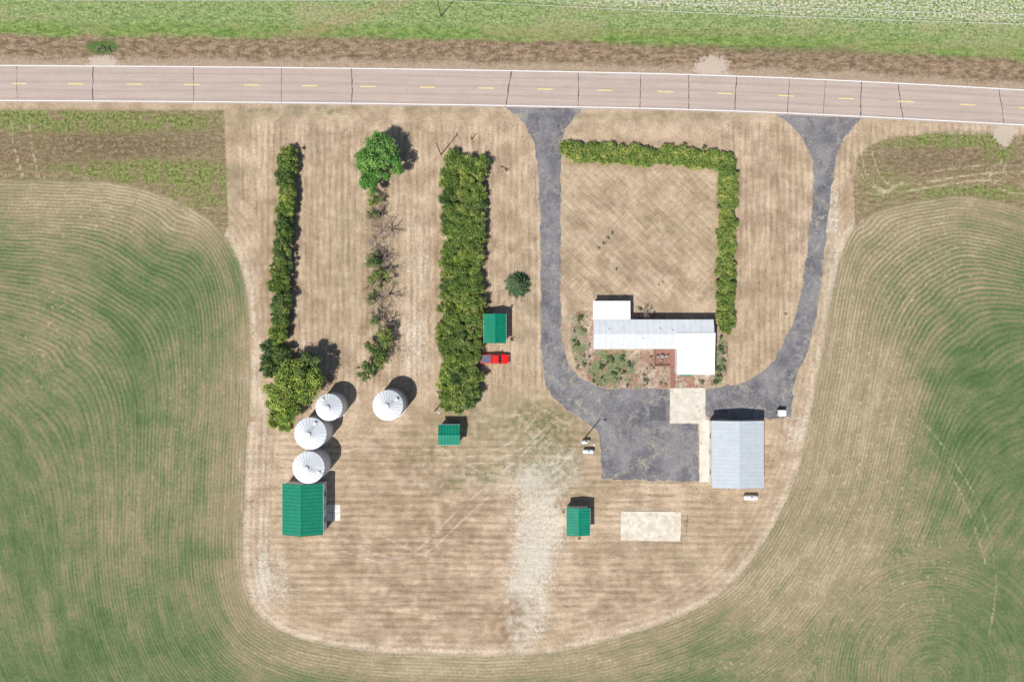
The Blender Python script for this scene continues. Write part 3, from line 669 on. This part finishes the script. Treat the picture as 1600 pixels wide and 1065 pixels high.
# ---------------- grain bins
binroof=simple('bin_roof_steel',(243,245,246),.5,.0,.05,1.5,spec=.4); bindoor=simple('bin_door',(190,192,194),.5,.2); binrib=simple('bin_roof_rib',(220,223,225),.5)
def binmeshes(R,h,rise):
    mb=MB(); n=56; prof=[]
    k=int(h/.12)
    for i in range(k+1): prof.append((R+(.02 if i%2 else -.02),.1+i*(h-.1)/k))
    mb.revolve(prof,n); w=mb.mesh('wall',steel,True)
    mb=MB(); mb.cyl((0,0,0),(0,0,.1),R+.25,n=40); f=mb.mesh('foundation',cm)
    mb=MB(); nr=24
    Ro=R+.08; r1=.45; zt=h+rise
    mb.revolve([(Ro,h-.06),(Ro,h+.0),(r1,zt)],n)
    for i in range(nr):
        a=2*math.pi*i/nr; c,s_=math.cos(a),math.sin(a); w_=.035; hh=.07
        px,py=-s_*w_,c*w_
        bt=[(c*Ro-px,s_*Ro-py,h-.01),(c*r1-px*.6,s_*r1-py*.6,zt-.01),(c*r1+px*.6,s_*r1+py*.6,zt-.01),(c*Ro+px,s_*Ro+py,h-.01)]
        bt=bt[::-1]
        mb.hexa(bt,[(p[0],p[1],p[2]+hh) for p in bt],1)
    r=mb.mesh('roof',[binroof,binrib])
    mb=MB(); mb.revolve([(.5,zt-.02),(.5,zt+.22),(.0,zt+.36)],20); cp=mb.mesh('roof_cap',steel)
    mb=MB()
    am_=R*.72; zz=h+rise*(Ro-am_)/(Ro-r1); mb.box(am_-.3,am_+.3,-.3,.3,zz-.12,zz+.22); hat=mb.mesh('hatch',steel)
    mb=MB(); slope=rise/(Ro-r1)
    for u in(-.22,.22):
        mb.cyl((R+.14,u,.3),(R+.14,u,h+.1),.025,n=6); mb.cyl((R+.14,u,h+.1),(r1+.3,u,h+.1+(R-r1-.16)*slope+.1),.02,n=6)
    for i in range(int(h/.35)): mb.cyl((R+.14,-.22,.5+i*.35),(R+.14,.22,.5+i*.35),.018,n=5)
    for i in range(6):
        rr=Ro-i*(Ro-r1)/6; mb.cyl((rr,-.22,h+(Ro-rr)*slope+.12),(rr,.22,h+(Ro-rr)*slope+.12),.025,n=5)
    lad=mb.mesh('ladder',steel)
    mb=MB(); mb.box(-R-.06,-R+.05,-.45,.45,.5,2.0); dr=mb.mesh('door',bindoor)
    return [('wall',w),('foundation',f),('roof',r),('roof_cap',cp),('hatch',hat),('ladder',lad),('door',dr)]
for (bx,by,r,h,rise,ro,lb) in [(606,633,23.3,5.2,1.5,.6,'free standing round steel grain bin with conical roof'),(514,636,20.5,4.6,1.3,2.2,'smaller round steel grain bin beside the yellowish tree'),(485,677,24.5,5.2,1.5,1.1,'round galvanised grain bin between two others'),(482,730,24.5,5.2,1.5,-.4,'round galvanised grain bin next to the barn')]:
    x,y=P(bx,by,h); R=r*S*(1-h/H)
    t=thing('grain_bin',lb,'grain bin',(x,y,0),ro,'steel grain bins')
    for nm,mm in binmeshes(R,h,rise): ob(nm,mm,t)
# ---------------- vegetation
def leafmat(name,dark,midc,light,k=.74):
    s=Sh(name); g=s.n('ShaderNodeNewGeometry'); oi=s.n('ShaderNodeObjectInfo')
    r=g.outputs['Random Per Island']; n=s.noise(.55,2,.6,g.outputs['Position'])
    c=s.mix(r,C(*dark,k=k),C(*midc,k=k)); 
    f=s.m('ADD',s.mul(s.m('SUBTRACT',n,.5),2.6),s.m('ADD',s.mul(oi.outputs['Random'],.35),s.mul(r,.5)))
    c=s.mix(s.st(f,.3,1.05,0,.85),c,C(*light,k=k))
    return s.out(c,.75,spec=.15)
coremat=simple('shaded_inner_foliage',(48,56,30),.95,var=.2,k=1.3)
hedgeleaf=leafmat('hedge_leaves',(68,88,40),(102,122,58),(144,150,80),.70)
hedgeleaf2=leafmat('yard_hedge_leaves',(74,94,42),(110,128,60),(156,156,84),.70)
treeleaf=leafmat('bright_green_leaves',(56,94,42),(92,132,62),(126,158,84),.66)
yleaf=leafmat('yellow_green_leaves',(82,104,42),(120,140,60),(162,168,84),.68)
darkleaf=leafmat('dark_green_leaves',(54,76,42),(82,104,56),(112,126,70),.72)
spruceleaf=leafmat('spruce_needles',(66,88,62),(98,118,82),(126,142,100))
gardenleaf=leafmat('garden_leaves',(68,88,58),(108,126,90),(152,154,114))
bark=simple('bark',(118,100,82),.9,var=.3,scale=5)
deadbark=simple('dead_grey_bark',(172,156,144),.9,var=.25,scale=5)
def crown(name,R,z0,z1,n,ls,lobes,mat,seed,core=.78,flat=1.0):
    rs=np.random.RandomState(seed); cz=(z0+z1)/2; hz=(z1-z0)/2
    cs=[]; el_=1+rs.uniform(-.15,.15); ea=rs.uniform(0,3.14)
    for i in range(lobes):
        a=rs.uniform(0,6.283); rr=R*.84*math.sqrt(rs.uniform(0,1)); u=rs.uniform(-.55,.6)
        lr=R*rs.uniform(.12,.36)*(1.15-.4*rr/R); cs.append((rr*math.cos(a)*el_,rr*math.sin(a)/el_,cz+hz*u*(1-.4*(rr/R)),lr))
    cs=np.array(cs); w=cs[:,3]**2; w/=w.sum()
    ii=rs.choice(lobes,n,p=w); d=rs.normal(size=(n,3)); d[:,2]=np.abs(d[:,2])*.9-.25*rs.uniform(0,1,n)
    d/=np.linalg.norm(d,axis=1)[:,None]
    rad=cs[ii,3]*(rs.uniform(.45,1.30,n)+.35*rs.uniform(0,1,n)**6); pos=cs[ii,:3]+d*rad[:,None]*np.array([1,1,min(1.0,hz/R*1.3)])
    pos[:,2]=np.maximum(pos[:,2],z0*.6+.1)
    nr=d+rs.normal(size=(n,3))*.7+np.array([0,0,.2]); nr/=np.linalg.norm(nr,axis=1)[:,None]
    t=np.cross(nr,rs.normal(size=(n,3))); t/=np.linalg.norm(t,axis=1)[:,None]; b=np.cross(nr,t)
    sz=(ls*rs.uniform(.5,1.3,n))[:,None]
    v=np.stack([pos-t*sz*.5,pos+b*sz*.32,pos+t*sz*.55,pos-b*sz*.32],1).reshape(-1,3)
    mb=MB(); mb.v=[tuple(p) for p in v.tolist()]; mb.f=[(4*i,4*i+1,4*i+2,4*i+3) for i in range(n)]; mb.mi=[0]*n
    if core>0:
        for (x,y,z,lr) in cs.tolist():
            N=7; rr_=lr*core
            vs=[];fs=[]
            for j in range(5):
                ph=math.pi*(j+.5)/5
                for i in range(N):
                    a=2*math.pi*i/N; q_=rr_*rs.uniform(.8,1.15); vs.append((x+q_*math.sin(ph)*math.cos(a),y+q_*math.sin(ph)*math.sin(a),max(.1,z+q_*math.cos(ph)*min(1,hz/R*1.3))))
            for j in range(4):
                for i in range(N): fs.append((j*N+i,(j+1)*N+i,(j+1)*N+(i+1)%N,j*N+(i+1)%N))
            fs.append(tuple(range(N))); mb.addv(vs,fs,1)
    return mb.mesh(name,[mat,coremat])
def branches(name,R,h,seed,mat,n0=6,depth=3,th=.16,trunkfrac=.35):
    rs=random.Random(seed); mb=MB()
    def grow(p,d,l,r,k):
        q=p+d*l; mb.cyl(p,q,r,r*.6,6 if k>1 else 5,caps=False)
        if k==0: return
        for i in range(rs.choice([2,3,3])):
            nd=(d+Vector((rs.uniform(-1,1),rs.uniform(-1,1),rs.uniform(-.35,.6)))*.75).normalized()
            grow(q if i==0 else p+d*l*rs.uniform(.5,.95),nd,l*rs.uniform(.55,.8),r*.55,k-1)
    tb=Vector((0,0,0)); tt=Vector((rs.uniform(-.1,.1),rs.uniform(-.1,.1),h*trunkfrac)); mb.cyl(tb,tt,th*1.3,th,8)
    for i in range(n0):
        a=i*6.283/n0+rs.uniform(-.4,.4); up=rs.uniform(.35,1.1)
        d=Vector((math.cos(a),math.sin(a),up)).normalized(); grow(tt-Vector((0,0,rs.uniform(0,.3)*h*trunkfrac)),d,R*rs.uniform(.4,.6),th*.6,depth-1)
    return mb.mesh(name,mat)
def bushset(mat,R,z1,n,seed0,cnt,ls=.27,lobes=26):
    return [(crown('crown',R,.3,z1,n,ls,lobes,mat,seed0+i,.7),branches('trunk',R*.8,z1*.7,seed0+i,bark,5,2,.08,.2)) for i in range(cnt)]
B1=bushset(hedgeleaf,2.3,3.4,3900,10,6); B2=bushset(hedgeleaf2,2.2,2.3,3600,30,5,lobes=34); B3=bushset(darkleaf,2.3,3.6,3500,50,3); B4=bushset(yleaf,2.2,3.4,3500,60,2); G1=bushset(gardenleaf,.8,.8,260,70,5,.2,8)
def plant(bs,px,py,hh,label,group,name='shrub',catn='shrub',sc=1.0,zs=None):
    cr,tr=random.choice(bs); x,y=P(px,py,hh)
    t=thing(name,label,catn,(x,y,0),random.uniform(0,6.28),group); zz=zs or sc*random.uniform(.8,1.2)
    t.scale=(sc*random.uniform(.9,1.1),sc*random.uniform(.9,1.1),zz)
    ob('crown',cr,t); ob('trunk',tr,t); return t
def along(pts,step):
    pts=cat(pts,sub=6); out=[pts[0]];acc=0
    for a,b in zip(pts,pts[1:]):
        l=math.hypot(b[0]-a[0],b[1]-a[1]); pos=step-acc
        while pos<=l: out.append((a[0]+(b[0]-a[0])*pos/l,a[1]+(b[1]-a[1])*pos/l)); pos+=step
        acc=(acc+l)%step
    return out
def pick(yl=.08):
    r=random.random(); return B4 if r<yl else (B3 if r<.30 else B1)
for (x,y) in along([(449,240),(447,290),(442,340),(441,390),(437,440),(434,490),(430,535)],12.0):
    s_=random.uniform(.86,1.04)*(1.0 if y>290 else .94)
    plant(pick(.05),x+random.uniform(-4,4),y+random.uniform(-3,3),2.2,'dense green shrub in a long windbreak row','windbreak row shrubs',sc=s_,zs=random.uniform(.85,1.1))
for (x,y,s_) in [(421,548,1.05),(440,556,1.05),(424,574,1.1),(445,575,1.05),(423,632,.8),(432,655,.85),(443,668,.6)]:
    plant(B3 if y<600 else B4,x,y,2.2,'green shrub crowding the big yellowish tree','windbreak row shrubs',sc=s_)
for k,off in enumerate([-20,0,20]):
    for (x,y) in along([(726,252),(723,330),(722,420),(719,520),(717,628)],15):
        if k!=1 and random.random()<.03: continue
        plant(pick(.14),x+off+random.uniform(-4,4),y+(k%2)*5+random.uniform(-5,5),2.6,'dense green shrub in a wide hedge','wide hedge shrubs',sc=random.uniform(.84,1.08),zs=random.uniform(.85,1.1))
for (x,y) in along([(892,236),(950,240),(1020,242),(1090,246),(1128,252)],9):
    plant(B2,x+random.uniform(-2,2),y+random.uniform(-2.5,2.5),1.8,'green shrub in the front yard hedge','front yard hedge shrubs',sc=random.uniform(.96,1.06),zs=random.uniform(.9,1.05))
for (x,y) in along([(1138,254),(1139,300),(1137,360),(1136,420),(1134,480),(1134,510)],9):
    plant(B2 if random.random()<.7 else B1,x+random.uniform(-2.5,2.5),y+random.uniform(-3,3),1.8,'yellow green shrub in the front yard hedge','front yard hedge shrubs',sc=random.uniform(.88,1.0),zs=.85)
def tree(px,py,h,R,mat,label,seed,n=7000,ls=.36,lobes=26,z0=1.6,group=None,core=.7):
    x,y=P(px,py,h*.6); t=thing('tree',label,'tree',(x,y,0),0,group)
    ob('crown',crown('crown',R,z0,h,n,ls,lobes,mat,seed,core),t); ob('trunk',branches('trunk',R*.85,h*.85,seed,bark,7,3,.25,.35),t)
tree(466,596,8,4.6,yleaf,'big yellow green deciduous tree beside the grain bins',111,14000,.30,lobes=60)
tree(440,612,7,3.9,yleaf,'yellow green tree grown together with the big one',113,10000,.30,lobes=40)
tree(446,645,6,3.3,yleaf,'smaller yellow green tree beside the big one',112,7000,.30,lobes=30)
tree(484,574,8.5,3.0,darkleaf,'dark green tree crowding the yellowish tree',102,6500,.30,lobes=22)
tree(594,236,9,3.6,treeleaf,'tall bright green deciduous tree heading the sparse row',104,11000,.29,lobes=44)
tree(578,256,7.5,2.9,treeleaf,'green tree merged with the tall bright one',107,7000,.29,lobes=28)
tree(580,282,6.5,2.8,treeleaf,'smaller bright green tree beside the tall one',105,7000,.29,lobes=26)
tree(610,258,8,2.6,treeleaf,'green tree behind the bright green one',106,6000,.29,lobes=22)
for i,(x,y,h,R,n) in enumerate([(584,312,4,1.8,700),(582,335,3.5,1.6,450),(588,408,4.5,2.5,1400),(594,436,4.5,2.6,1300),(582,465,4,1.7,450),(586,500,4,1.8,500),(603,520,5,2.5,1500),(588,545,4.5,2.7,1900),(574,580,4,2.3,2000),(594,565,4,2.0,900)]):
    tree(x,y,h,R,darkleaf if i%3 else hedgeleaf,'thinning half dead shrub in the sparse tree row',120+i,n,.28,14,.6,'sparse tree row',core=.0 if n<1600 else .5)
for i,(x,y,h,R) in enumerate([(590,362,5.5,3.2),(608,358,4.5,2.8),(598,420,4.5,3.0),(604,462,5,3.0),(592,485,4.5,2.8),(607,505,4.5,2.6),(584,384,3.8,2.4),(603,540,4.5,2.8),(592,335,4.2,2.4),(580,445,4,2.4),(596,400,4,2.4),(1009,487,3.4,1.6)]):
    wx,wy=P(x,y,h*.5); last=(x==1009); t=thing('dead_tree','leafless grey brown tree with bare branches' if not last else 'small bare ornamental tree beside the house','tree',(wx,wy,0))
    ob('trunk',branches('trunk',R,h,200+i,deadbark,8,4,.14,.3),t)
def spruce():
    rs=np.random.RandomState(9); n=6000; R=2.7;h=4.0
    u=rs.uniform(0,1,n)**.6; z=h*(1-u)+.1; a=rs.uniform(0,6.283,n); r=R*u*(.62+.38*rs.uniform(0,1,n)); r=r*(1+.14*np.sin(a*11+z*4))
    pos=np.stack([r*np.cos(a),r*np.sin(a),z*.95],1); d=np.stack([np.cos(a),np.sin(a),.35+0*a],1)+rs.normal(size=(n,3))*.35
    d/=np.linalg.norm(d,axis=1)[:,None]; b=np.cross(d,rs.normal(size=(n,3))); b/=np.linalg.norm(b,axis=1)[:,None]
    v=np.stack([pos-d*.2,pos+b*.07,pos+d*.22,pos-b*.07],1).reshape(-1,3)
    mb=MB(); mb.v=[tuple(p) for p in v.tolist()]; mb.f=[(4*i,4*i+1,4*i+2,4*i+3) for i in range(n)]; mb.mi=[0]*n
    mb.revolve([(R*.75,.2),(R*.5,1.3),(R*.25,2.6),(.02,3.7)],14,1)
    x,y=P(809,444,2); t=thing('spruce_tree','rounded grey green spruce standing alone on dry lawn','tree',(x,y,0)); ob('crown',mb.mesh('crown',[spruceleaf,coremat]),t)
    mb=MB(); mb.cyl((0,0,0),(0,0,3.4),.15,.04,8); ob('trunk',mb.mesh('trunk',bark),t)
spruce()
gp=[(952,564,1.5),(970,560,1.3),(940,575,1.2),(984,570,1.1),(958,586,1.1),(974,582,.9),(905,497,1.3),(913,516,.8),(901,538,1.0),(1008,594,1.0),(1125,545,1.2),(1124,590,1.1),(1121,577,1.2),(1117,597,1.0),(1034,598,.5),(1000,482,.9),(1022,489,.6),(1126,527,.9),(928,596,.8),(1096,596,1.0),(1228,490,.5),(800,478,.5),(800,530,.7),(905,842,.5),(880,800,.5),(912,570,.9),(1130,563,.7)]
rr=random.Random(5)
for _ in range(16): gp.append((rr.uniform(896,922),rr.uniform(490,580),rr.uniform(.2,.7)))
for _ in range(34): gp.append((rr.uniform(928,1042),rr.uniform(552,602),rr.uniform(.2,.75)))
for _ in range(12): gp.append((rr.uniform(1118,1134),rr.uniform(525,600),rr.uniform(.3,.7)))
for (x,y,s_) in gp: plant(G1,x,y,.4,'low leafy garden plant in a flower bed','garden bed plants','garden_plant','plant',sc=s_*.85,zs=min(s_,1.2))
for (x,y,s_) in [(935,388,.5),(943,380,.6),(950,371,.5),(957,363,.6),(963,420,.4),(1036,440,.4),(1030,445,.3)]: plant(G1,x,y,.3,'scrubby plant alone on the dry lawn','lawn scrub plants','garden_plant','plant',sc=s_)
for (x,y,s_) in [(160,74,1.2),(151,77,.8),(169,78,.9)]: plant(G1,x,y,.3,'green weed clump by the gravel approach','roadside weeds','weed_clump','plant',sc=s_,zs=.6)

# ---------------- pickup
def pickup():
    x,y=P(773,560.5,1); t=thing('pickup_truck','bright red pickup truck with dark covered bed','pickup truck',(x,y,0),0)
    red=simple('red_car_paint',(236,26,16),.28,var=.04,spec=.6)
    mb=MB()
    sec=[(-3.0,.92,.62,1.12),(-2.8,.98,.5,1.15),(-.75,1.0,.45,1.15),(1.35,1.0,.45,1.18),(1.6,1.0,.45,1.16),(2.6,.96,.48,1.06),(2.9,.86,.55,.95)]
    rings=[]
    for (sx,w,zb,zt) in sec: rings.append([(sx,-w*.94,zb),(sx,-w,zb+.15),(sx,-w,zt-.12),(sx,-w*.88,zt),(sx,w*.88,zt),(sx,w,zt-.12),(sx,w,zb+.15),(sx,w*.94,zb)])
    vs=[p for r in rings for p in r]; n=8; fs=[]
    for j in range(len(rings)-1):
        for i in range(n): fs.append((j*n+i,j*n+(i+1)%n,(j+1)*n+(i+1)%n,(j+1)*n+i))
    fs+= [tuple(range(n))[::-1],tuple((len(rings)-1)*n+i for i in range(n))]
    fs=[f[::-1] for f in fs]; mb.addv(vs,fs); o=ob('body',mb.mesh('body',red),t); bv=o.modifiers.new('b','BEVEL'); bv.width=.04; bv.segments=2
    mb=MB(); bt=[(-.75,-.88,1.15),(1.45,-.88,1.17),(1.45,.88,1.17),(-.75,.88,1.15)]; tp=[(-.5,-.7,1.82),(.75,-.7,1.82),(.75,.7,1.82),(-.5,.7,1.82)]
    mb.hexa(bt,tp); o=ob('cab',mb.mesh('cab',red),t); bv=o.modifiers.new('b','BEVEL'); bv.width=.05; bv.segments=2
    def lerp(a,b,f): return tuple(a[i]+(b[i]-a[i])*f for i in range(3))
    def pane(nm,a,b,c,d,nrm,f0=.12,f1=.88,s0=.06,s1=.94):
        q=[lerp(lerp(a,b,s0),lerp(d,c,s0),f0),lerp(lerp(a,b,s1),lerp(d,c,s1),f0),lerp(lerp(a,b,s1),lerp(d,c,s1),f1),lerp(lerp(a,b,s0),lerp(d,c,s0),f1)]
        N=Vector(nrm); mb=MB(); q2=[tuple(Vector(p)+N*.015) for p in q]; mb.addv(q2,[(0,1,2,3)]); ob(nm,mb.mesh(nm,glass),t)
    pane('windshield',bt[1],bt[2],tp[2],tp[1],(.7,0,.7)); pane('rear_window',bt[3],bt[0],tp[0],tp[3],(-.9,0,.3))
    pane('side_window',bt[0],bt[1],tp[1],tp[0],(0,-1,.3)); pane('side_window',bt[2],bt[3],tp[3],tp[2],(0,1,.3))
    mb=MB(); mb.box(-2.92,-.82,-.8,.8,1.14,1.2); mb.box(-2.2,-2.16,-.8,.8,1.2,1.215); o=ob('bed_cover',mb.mesh('bed_cover',simple('dark_bed_cover',(104,104,118),.6)),t); o.modifiers.new('b','BEVEL').width=.02
    mb=MB(); mb.box(2.86,3.05,-.9,.9,.45,.68); ob('bumper',mb.mesh('bumper',simple('chrome',(200,200,204),.2,.8)),t)
    mb=MB(); mb.box(-3.1,-2.96,-.9,.9,.45,.62); ob('bumper',mb.mesh('bumper',steel),t)
    mb=MB(); mb.box(2.885,2.93,-.5,.5,.7,.9); ob('grille',mb.mesh('grille',darkm),t)
    for sg in(-1,1):
        mb=MB(); mb.box(2.86,2.93,sg*.7-.16,sg*.7+.16,.72,.9); ob('headlight',mb.mesh('headlight',tanksm),t)
        mb=MB(); mb.box(-3.03,-2.98,sg*.82-.08,sg*.82+.08,.7,1.05); ob('taillight',mb.mesh('taillight',red),t)
        mb=MB(); mb.box(1.05,1.25,min(sg*.98,sg*1.2),max(sg*.98,sg*1.2),1.18,1.36); ob('mirror',mb.mesh('mirror',darkm),t)
        for wx in(-1.9,1.95):
            w=ob('wheel',None,t,(wx,sg*.88,.38)); mb=MB(); mb.revolve([(.22,-.13),(.36,-.13),(.39,-.08),(.39,.08),(.36,.13),(.22,.13)],24,axis='y'); ob('tyre',mb.mesh('tyre',darkm),w)
            mb=MB(); mb.revolve([(.0,sg*.09),(.1,sg*.1),(.22,sg*.12),(.22,-sg*.1)],20,axis='y'); ob('rim',mb.mesh('rim',steel),w)
pickup()
def tank(px,py,L,r,rot,label):
    x,y=P(px,py,.8); t=thing('propane_tank',label,'propane tank',(x,y,0),rot,'white propane tanks'); prof=[]
    for i in range(7): a=math.pi/2*(1-i/6); prof.append((r*math.cos(a)+.001,-L/2-0+ -r*math.sin(a)*.8+ .0))
    prof2=prof+[(p[0],-p[1]) for p in prof[::-1]]
    mb=MB(); mb.revolve(prof2,20,axis='x',c=(0,0,.35+r)); ob('shell',mb.mesh('shell',tanksm,True),t)
    mb=MB(); mb.revolve([(.2,2*r+.3),(.2,2*r+.5),(.12,2*r+.56),(0,2*r+.58)],14); ob('valve_dome',mb.mesh('valve_dome',simple('grey_dome',(200,204,206))),t)
    for sg in(-1,1):
        mb=MB(); mb.box(sg*L*.32-.08,sg*L*.32+.08,-r*.7,r*.7,0,.5); ob('leg',mb.mesh('leg',cm),t)
tank(919,705,1.6,.45,0,'white horizontal propane tank beside the asphalt lot')
tank(915,690,1.1,.40,.2,'short white fuel tank near the yard light')
tank(1173,777,2.2,.5,0,'long white propane tank behind the garage')
x,y=P(1221,645,.8); t=thing('utility_trailer','small white enclosed utility trailer parked on asphalt','trailer',(x,y,0),0); t.scale=(.85,.85,.85)
mb=MB(); mb.box(-.95,.95,-.7,.8,.45,1.7); o=ob('body',mb.mesh('body',tanksm),t); o.modifiers.new('b','BEVEL').width=.08
mb=MB(); mb.box(-.8,.8,-.75,-.71,.5,1.6); ob('door',mb.mesh('door',doorm),t)
mb=MB(); mb.cyl((-.5,.8,.42),(0,1.7,.42),.04,n=6); mb.cyl((.5,.8,.42),(0,1.7,.42),.04,n=6); mb.cyl((0,1.7,0),(0,1.7,.5),.04,n=6); ob('hitch',mb.mesh('hitch',darkm),t)
for sg in(-1,1):
    w=ob('wheel',None,t,(sg*1.05,0,.32)); mb=MB(); mb.revolve([(.15,-.09),(.31,-.09),(.32,0),(.31,.09),(.15,.09)],18,axis='x'); ob('tyre',mb.mesh('tyre',darkm),w); mb=MB(); mb.revolve([(0,sg*.07),(.16,sg*.08)],14,axis='x'); ob('rim',mb.mesh('rim',steel),w)
def pole(px,py,h,label,arm=0.0,lamp=False,name='utility_pole'):
    x,y=P(px,py); t=thing(name,label,'pole' if not lamp else 'lamp',(x,y,0),.1)
    mb=MB(); mb.cyl((0,0,0),(0,0,h),.13,.08,10); ob('post',mb.mesh('post',woodm),t)
    if arm:
        mb=MB(); mb.box(-.05,.05,-arm/2,arm/2,h-.5,h-.4); ob('crossarm',mb.mesh('crossarm',woodm),t)
        for u in(-arm/2+.1,0,arm/2-.1):
            mb=MB(); mb.revolve([(.05,h-.38),(.07,h-.3),(.03,h-.2)],8,c=(0,u,0) if u else (0,.15,0)); ob('insulator',mb.mesh('insulator',tanksm),t)
    if lamp:
        mb=MB(); mb.cyl((0,0,h-.3),(.9,-.3,h+.1),.035,n=6); ob('bracket',mb.mesh('bracket',steel),t)
        mb=MB(); mb.revolve([(.02,h+.15),(.2,h+.08),(.24,h-.05),(.14,h-.12)],12,c=(.95,-.32,0)); ob('lamp_head',mb.mesh('lamp_head',steel),t)
    return x,y
p1=pole(689,242,8.8,'wooden utility pole standing on the dry lawn',.9)
pole(737,218,2.6,'short wooden post near the road',0,name='wooden_post')
pole(914,684,8,'wooden yard light pole beside the parking area',0,True,'yard_light')
pole(681,640,3.4,'small yard light pole beside the wide hedge',0,True,'yard_light')
p2=pole(689,26,9,'roadside wooden utility pole with crossarm',2.0)
pl=pole(-420,18,9,'roadside wooden utility pole with crossarm',2.0); pr=pole(1720,66,9,'roadside wooden utility pole with crossarm',2.0)
wm=simple('aluminium_wire',(230,230,230),.5)
for (a,b) in ((pl,p2),(p2,pr)):
    t=thing('power_line','thin overhead power wires strung along the road','power line',(0,0,0)); 
    for u in(-.9,.9):
        mbs=MB(); pts=[]
        for i in range(21):
            f=i/20; pts.append(Vector((a[0]+(b[0]-a[0])*f,a[1]+(b[1]-a[1])*f+u,8.8-4*1.2*f*(1-f))))
        for q0,q1 in zip(pts,pts[1:]): mbs.cyl(q0,q1,.022,n=5,caps=False)
        ob('wire',mbs.mesh('wire',wm),t)
x,y=P(1069,819); t=thing('clothesline_frame','rusty metal clothesline frame beside the concrete slab','clothesline',(x,y,0)); rust=simple('rusty_iron',(130,94,74),.85,var=.3,scale=4)
mb=MB(); mb.cyl((0,0,0),(0,0,1.9),.05,n=8); ob('post',mb.mesh('post',rust),t)
mb=MB(); mb.cyl((0,-1.2,1.85),(0,1.2,1.85),.045,n=8); mb.cyl((-.9,0,1.5),(.7,.3,1.9),.035,n=6); ob('crossbar',mb.mesh('crossbar',rust),t)
x,y=P(790,265); t=thing('plough','old rusty walking plough displayed on dry lawn','plough',(x,y,0),-.5)
mb=MB(); mb.cyl((-1.1,0,.5),(.5,0,.55),.06,n=8); mb.cyl((.3,-.3,1.0),(-.3,0,.5),.04,n=6); mb.cyl((.9,.35,1.0),(-.2,0,.45),.04,n=6); mb.cyl((.9,-.35,1.0),(-.2,0,.45),.04,n=6); ob('beam',mb.mesh('beam',rust),t)
mb=MB(); mb.hexa([(-.2,-.05,.0),(.35,-.3,.0),(.4,-.25,.02),(-.2,.02,.02)],[(-.25,-.05,.45),(.3,-.2,.5),(.35,-.15,.5),(-.2,.02,.45)]); ob('share',mb.mesh('share',rust),t)
mb=MB(); mb.revolve([(.22,-.03),(.28,-.03),(.28,.03),(.22,.03),(.22,-.03)],18,axis='y',c=(-1.0,0,.28))
for i in range(6): a=i*math.pi/3; mb.cyl((-1,0,.28),(-1+.23*math.cos(a),0,.28+.23*math.sin(a)),.015,n=5)
ob('wheel',mb.mesh('wheel',rust),t)

# ---------------- light, world, camera
el=math.radians(57); dirv=Vector((.62*math.cos(el),.785*math.cos(el),-math.sin(el)))
sl=bpy.data.lights.new('sun','SUN'); sl.energy=5.0; sl.angle=math.radians(.5); sl.color=(1,.97,.935)
so=bpy.data.objects.new('sun',sl); coll.objects.link(so); so.rotation_euler=dirv.to_track_quat('-Z','Y').to_euler(); so.location=(-40,-50,90)
w=bpy.data.worlds.new('World'); scene.world=w; w.use_nodes=True; nt=w.node_tree; bg=nt.nodes['Background']
sk=nt.nodes.new('ShaderNodeTexSky'); sk.sky_type='NISHITA'; sk.sun_disc=False; sk.sun_elevation=el; sk.sun_rotation=math.radians(218.3)
nt.links.new(sk.outputs[0],bg.inputs[0]); bg.inputs[1].default_value=.09
cd=bpy.data.cameras.new('camera'); cd.sensor_width=36; cd.lens=36*H/(1600*S); cd.clip_end=6000
co=bpy.data.objects.new('camera',cd); coll.objects.link(co); co.location=(0,0,H); scene.camera=co
scene.view_settings.view_transform='Standard'; scene.view_settings.look='None'; scene.view_settings.exposure=0
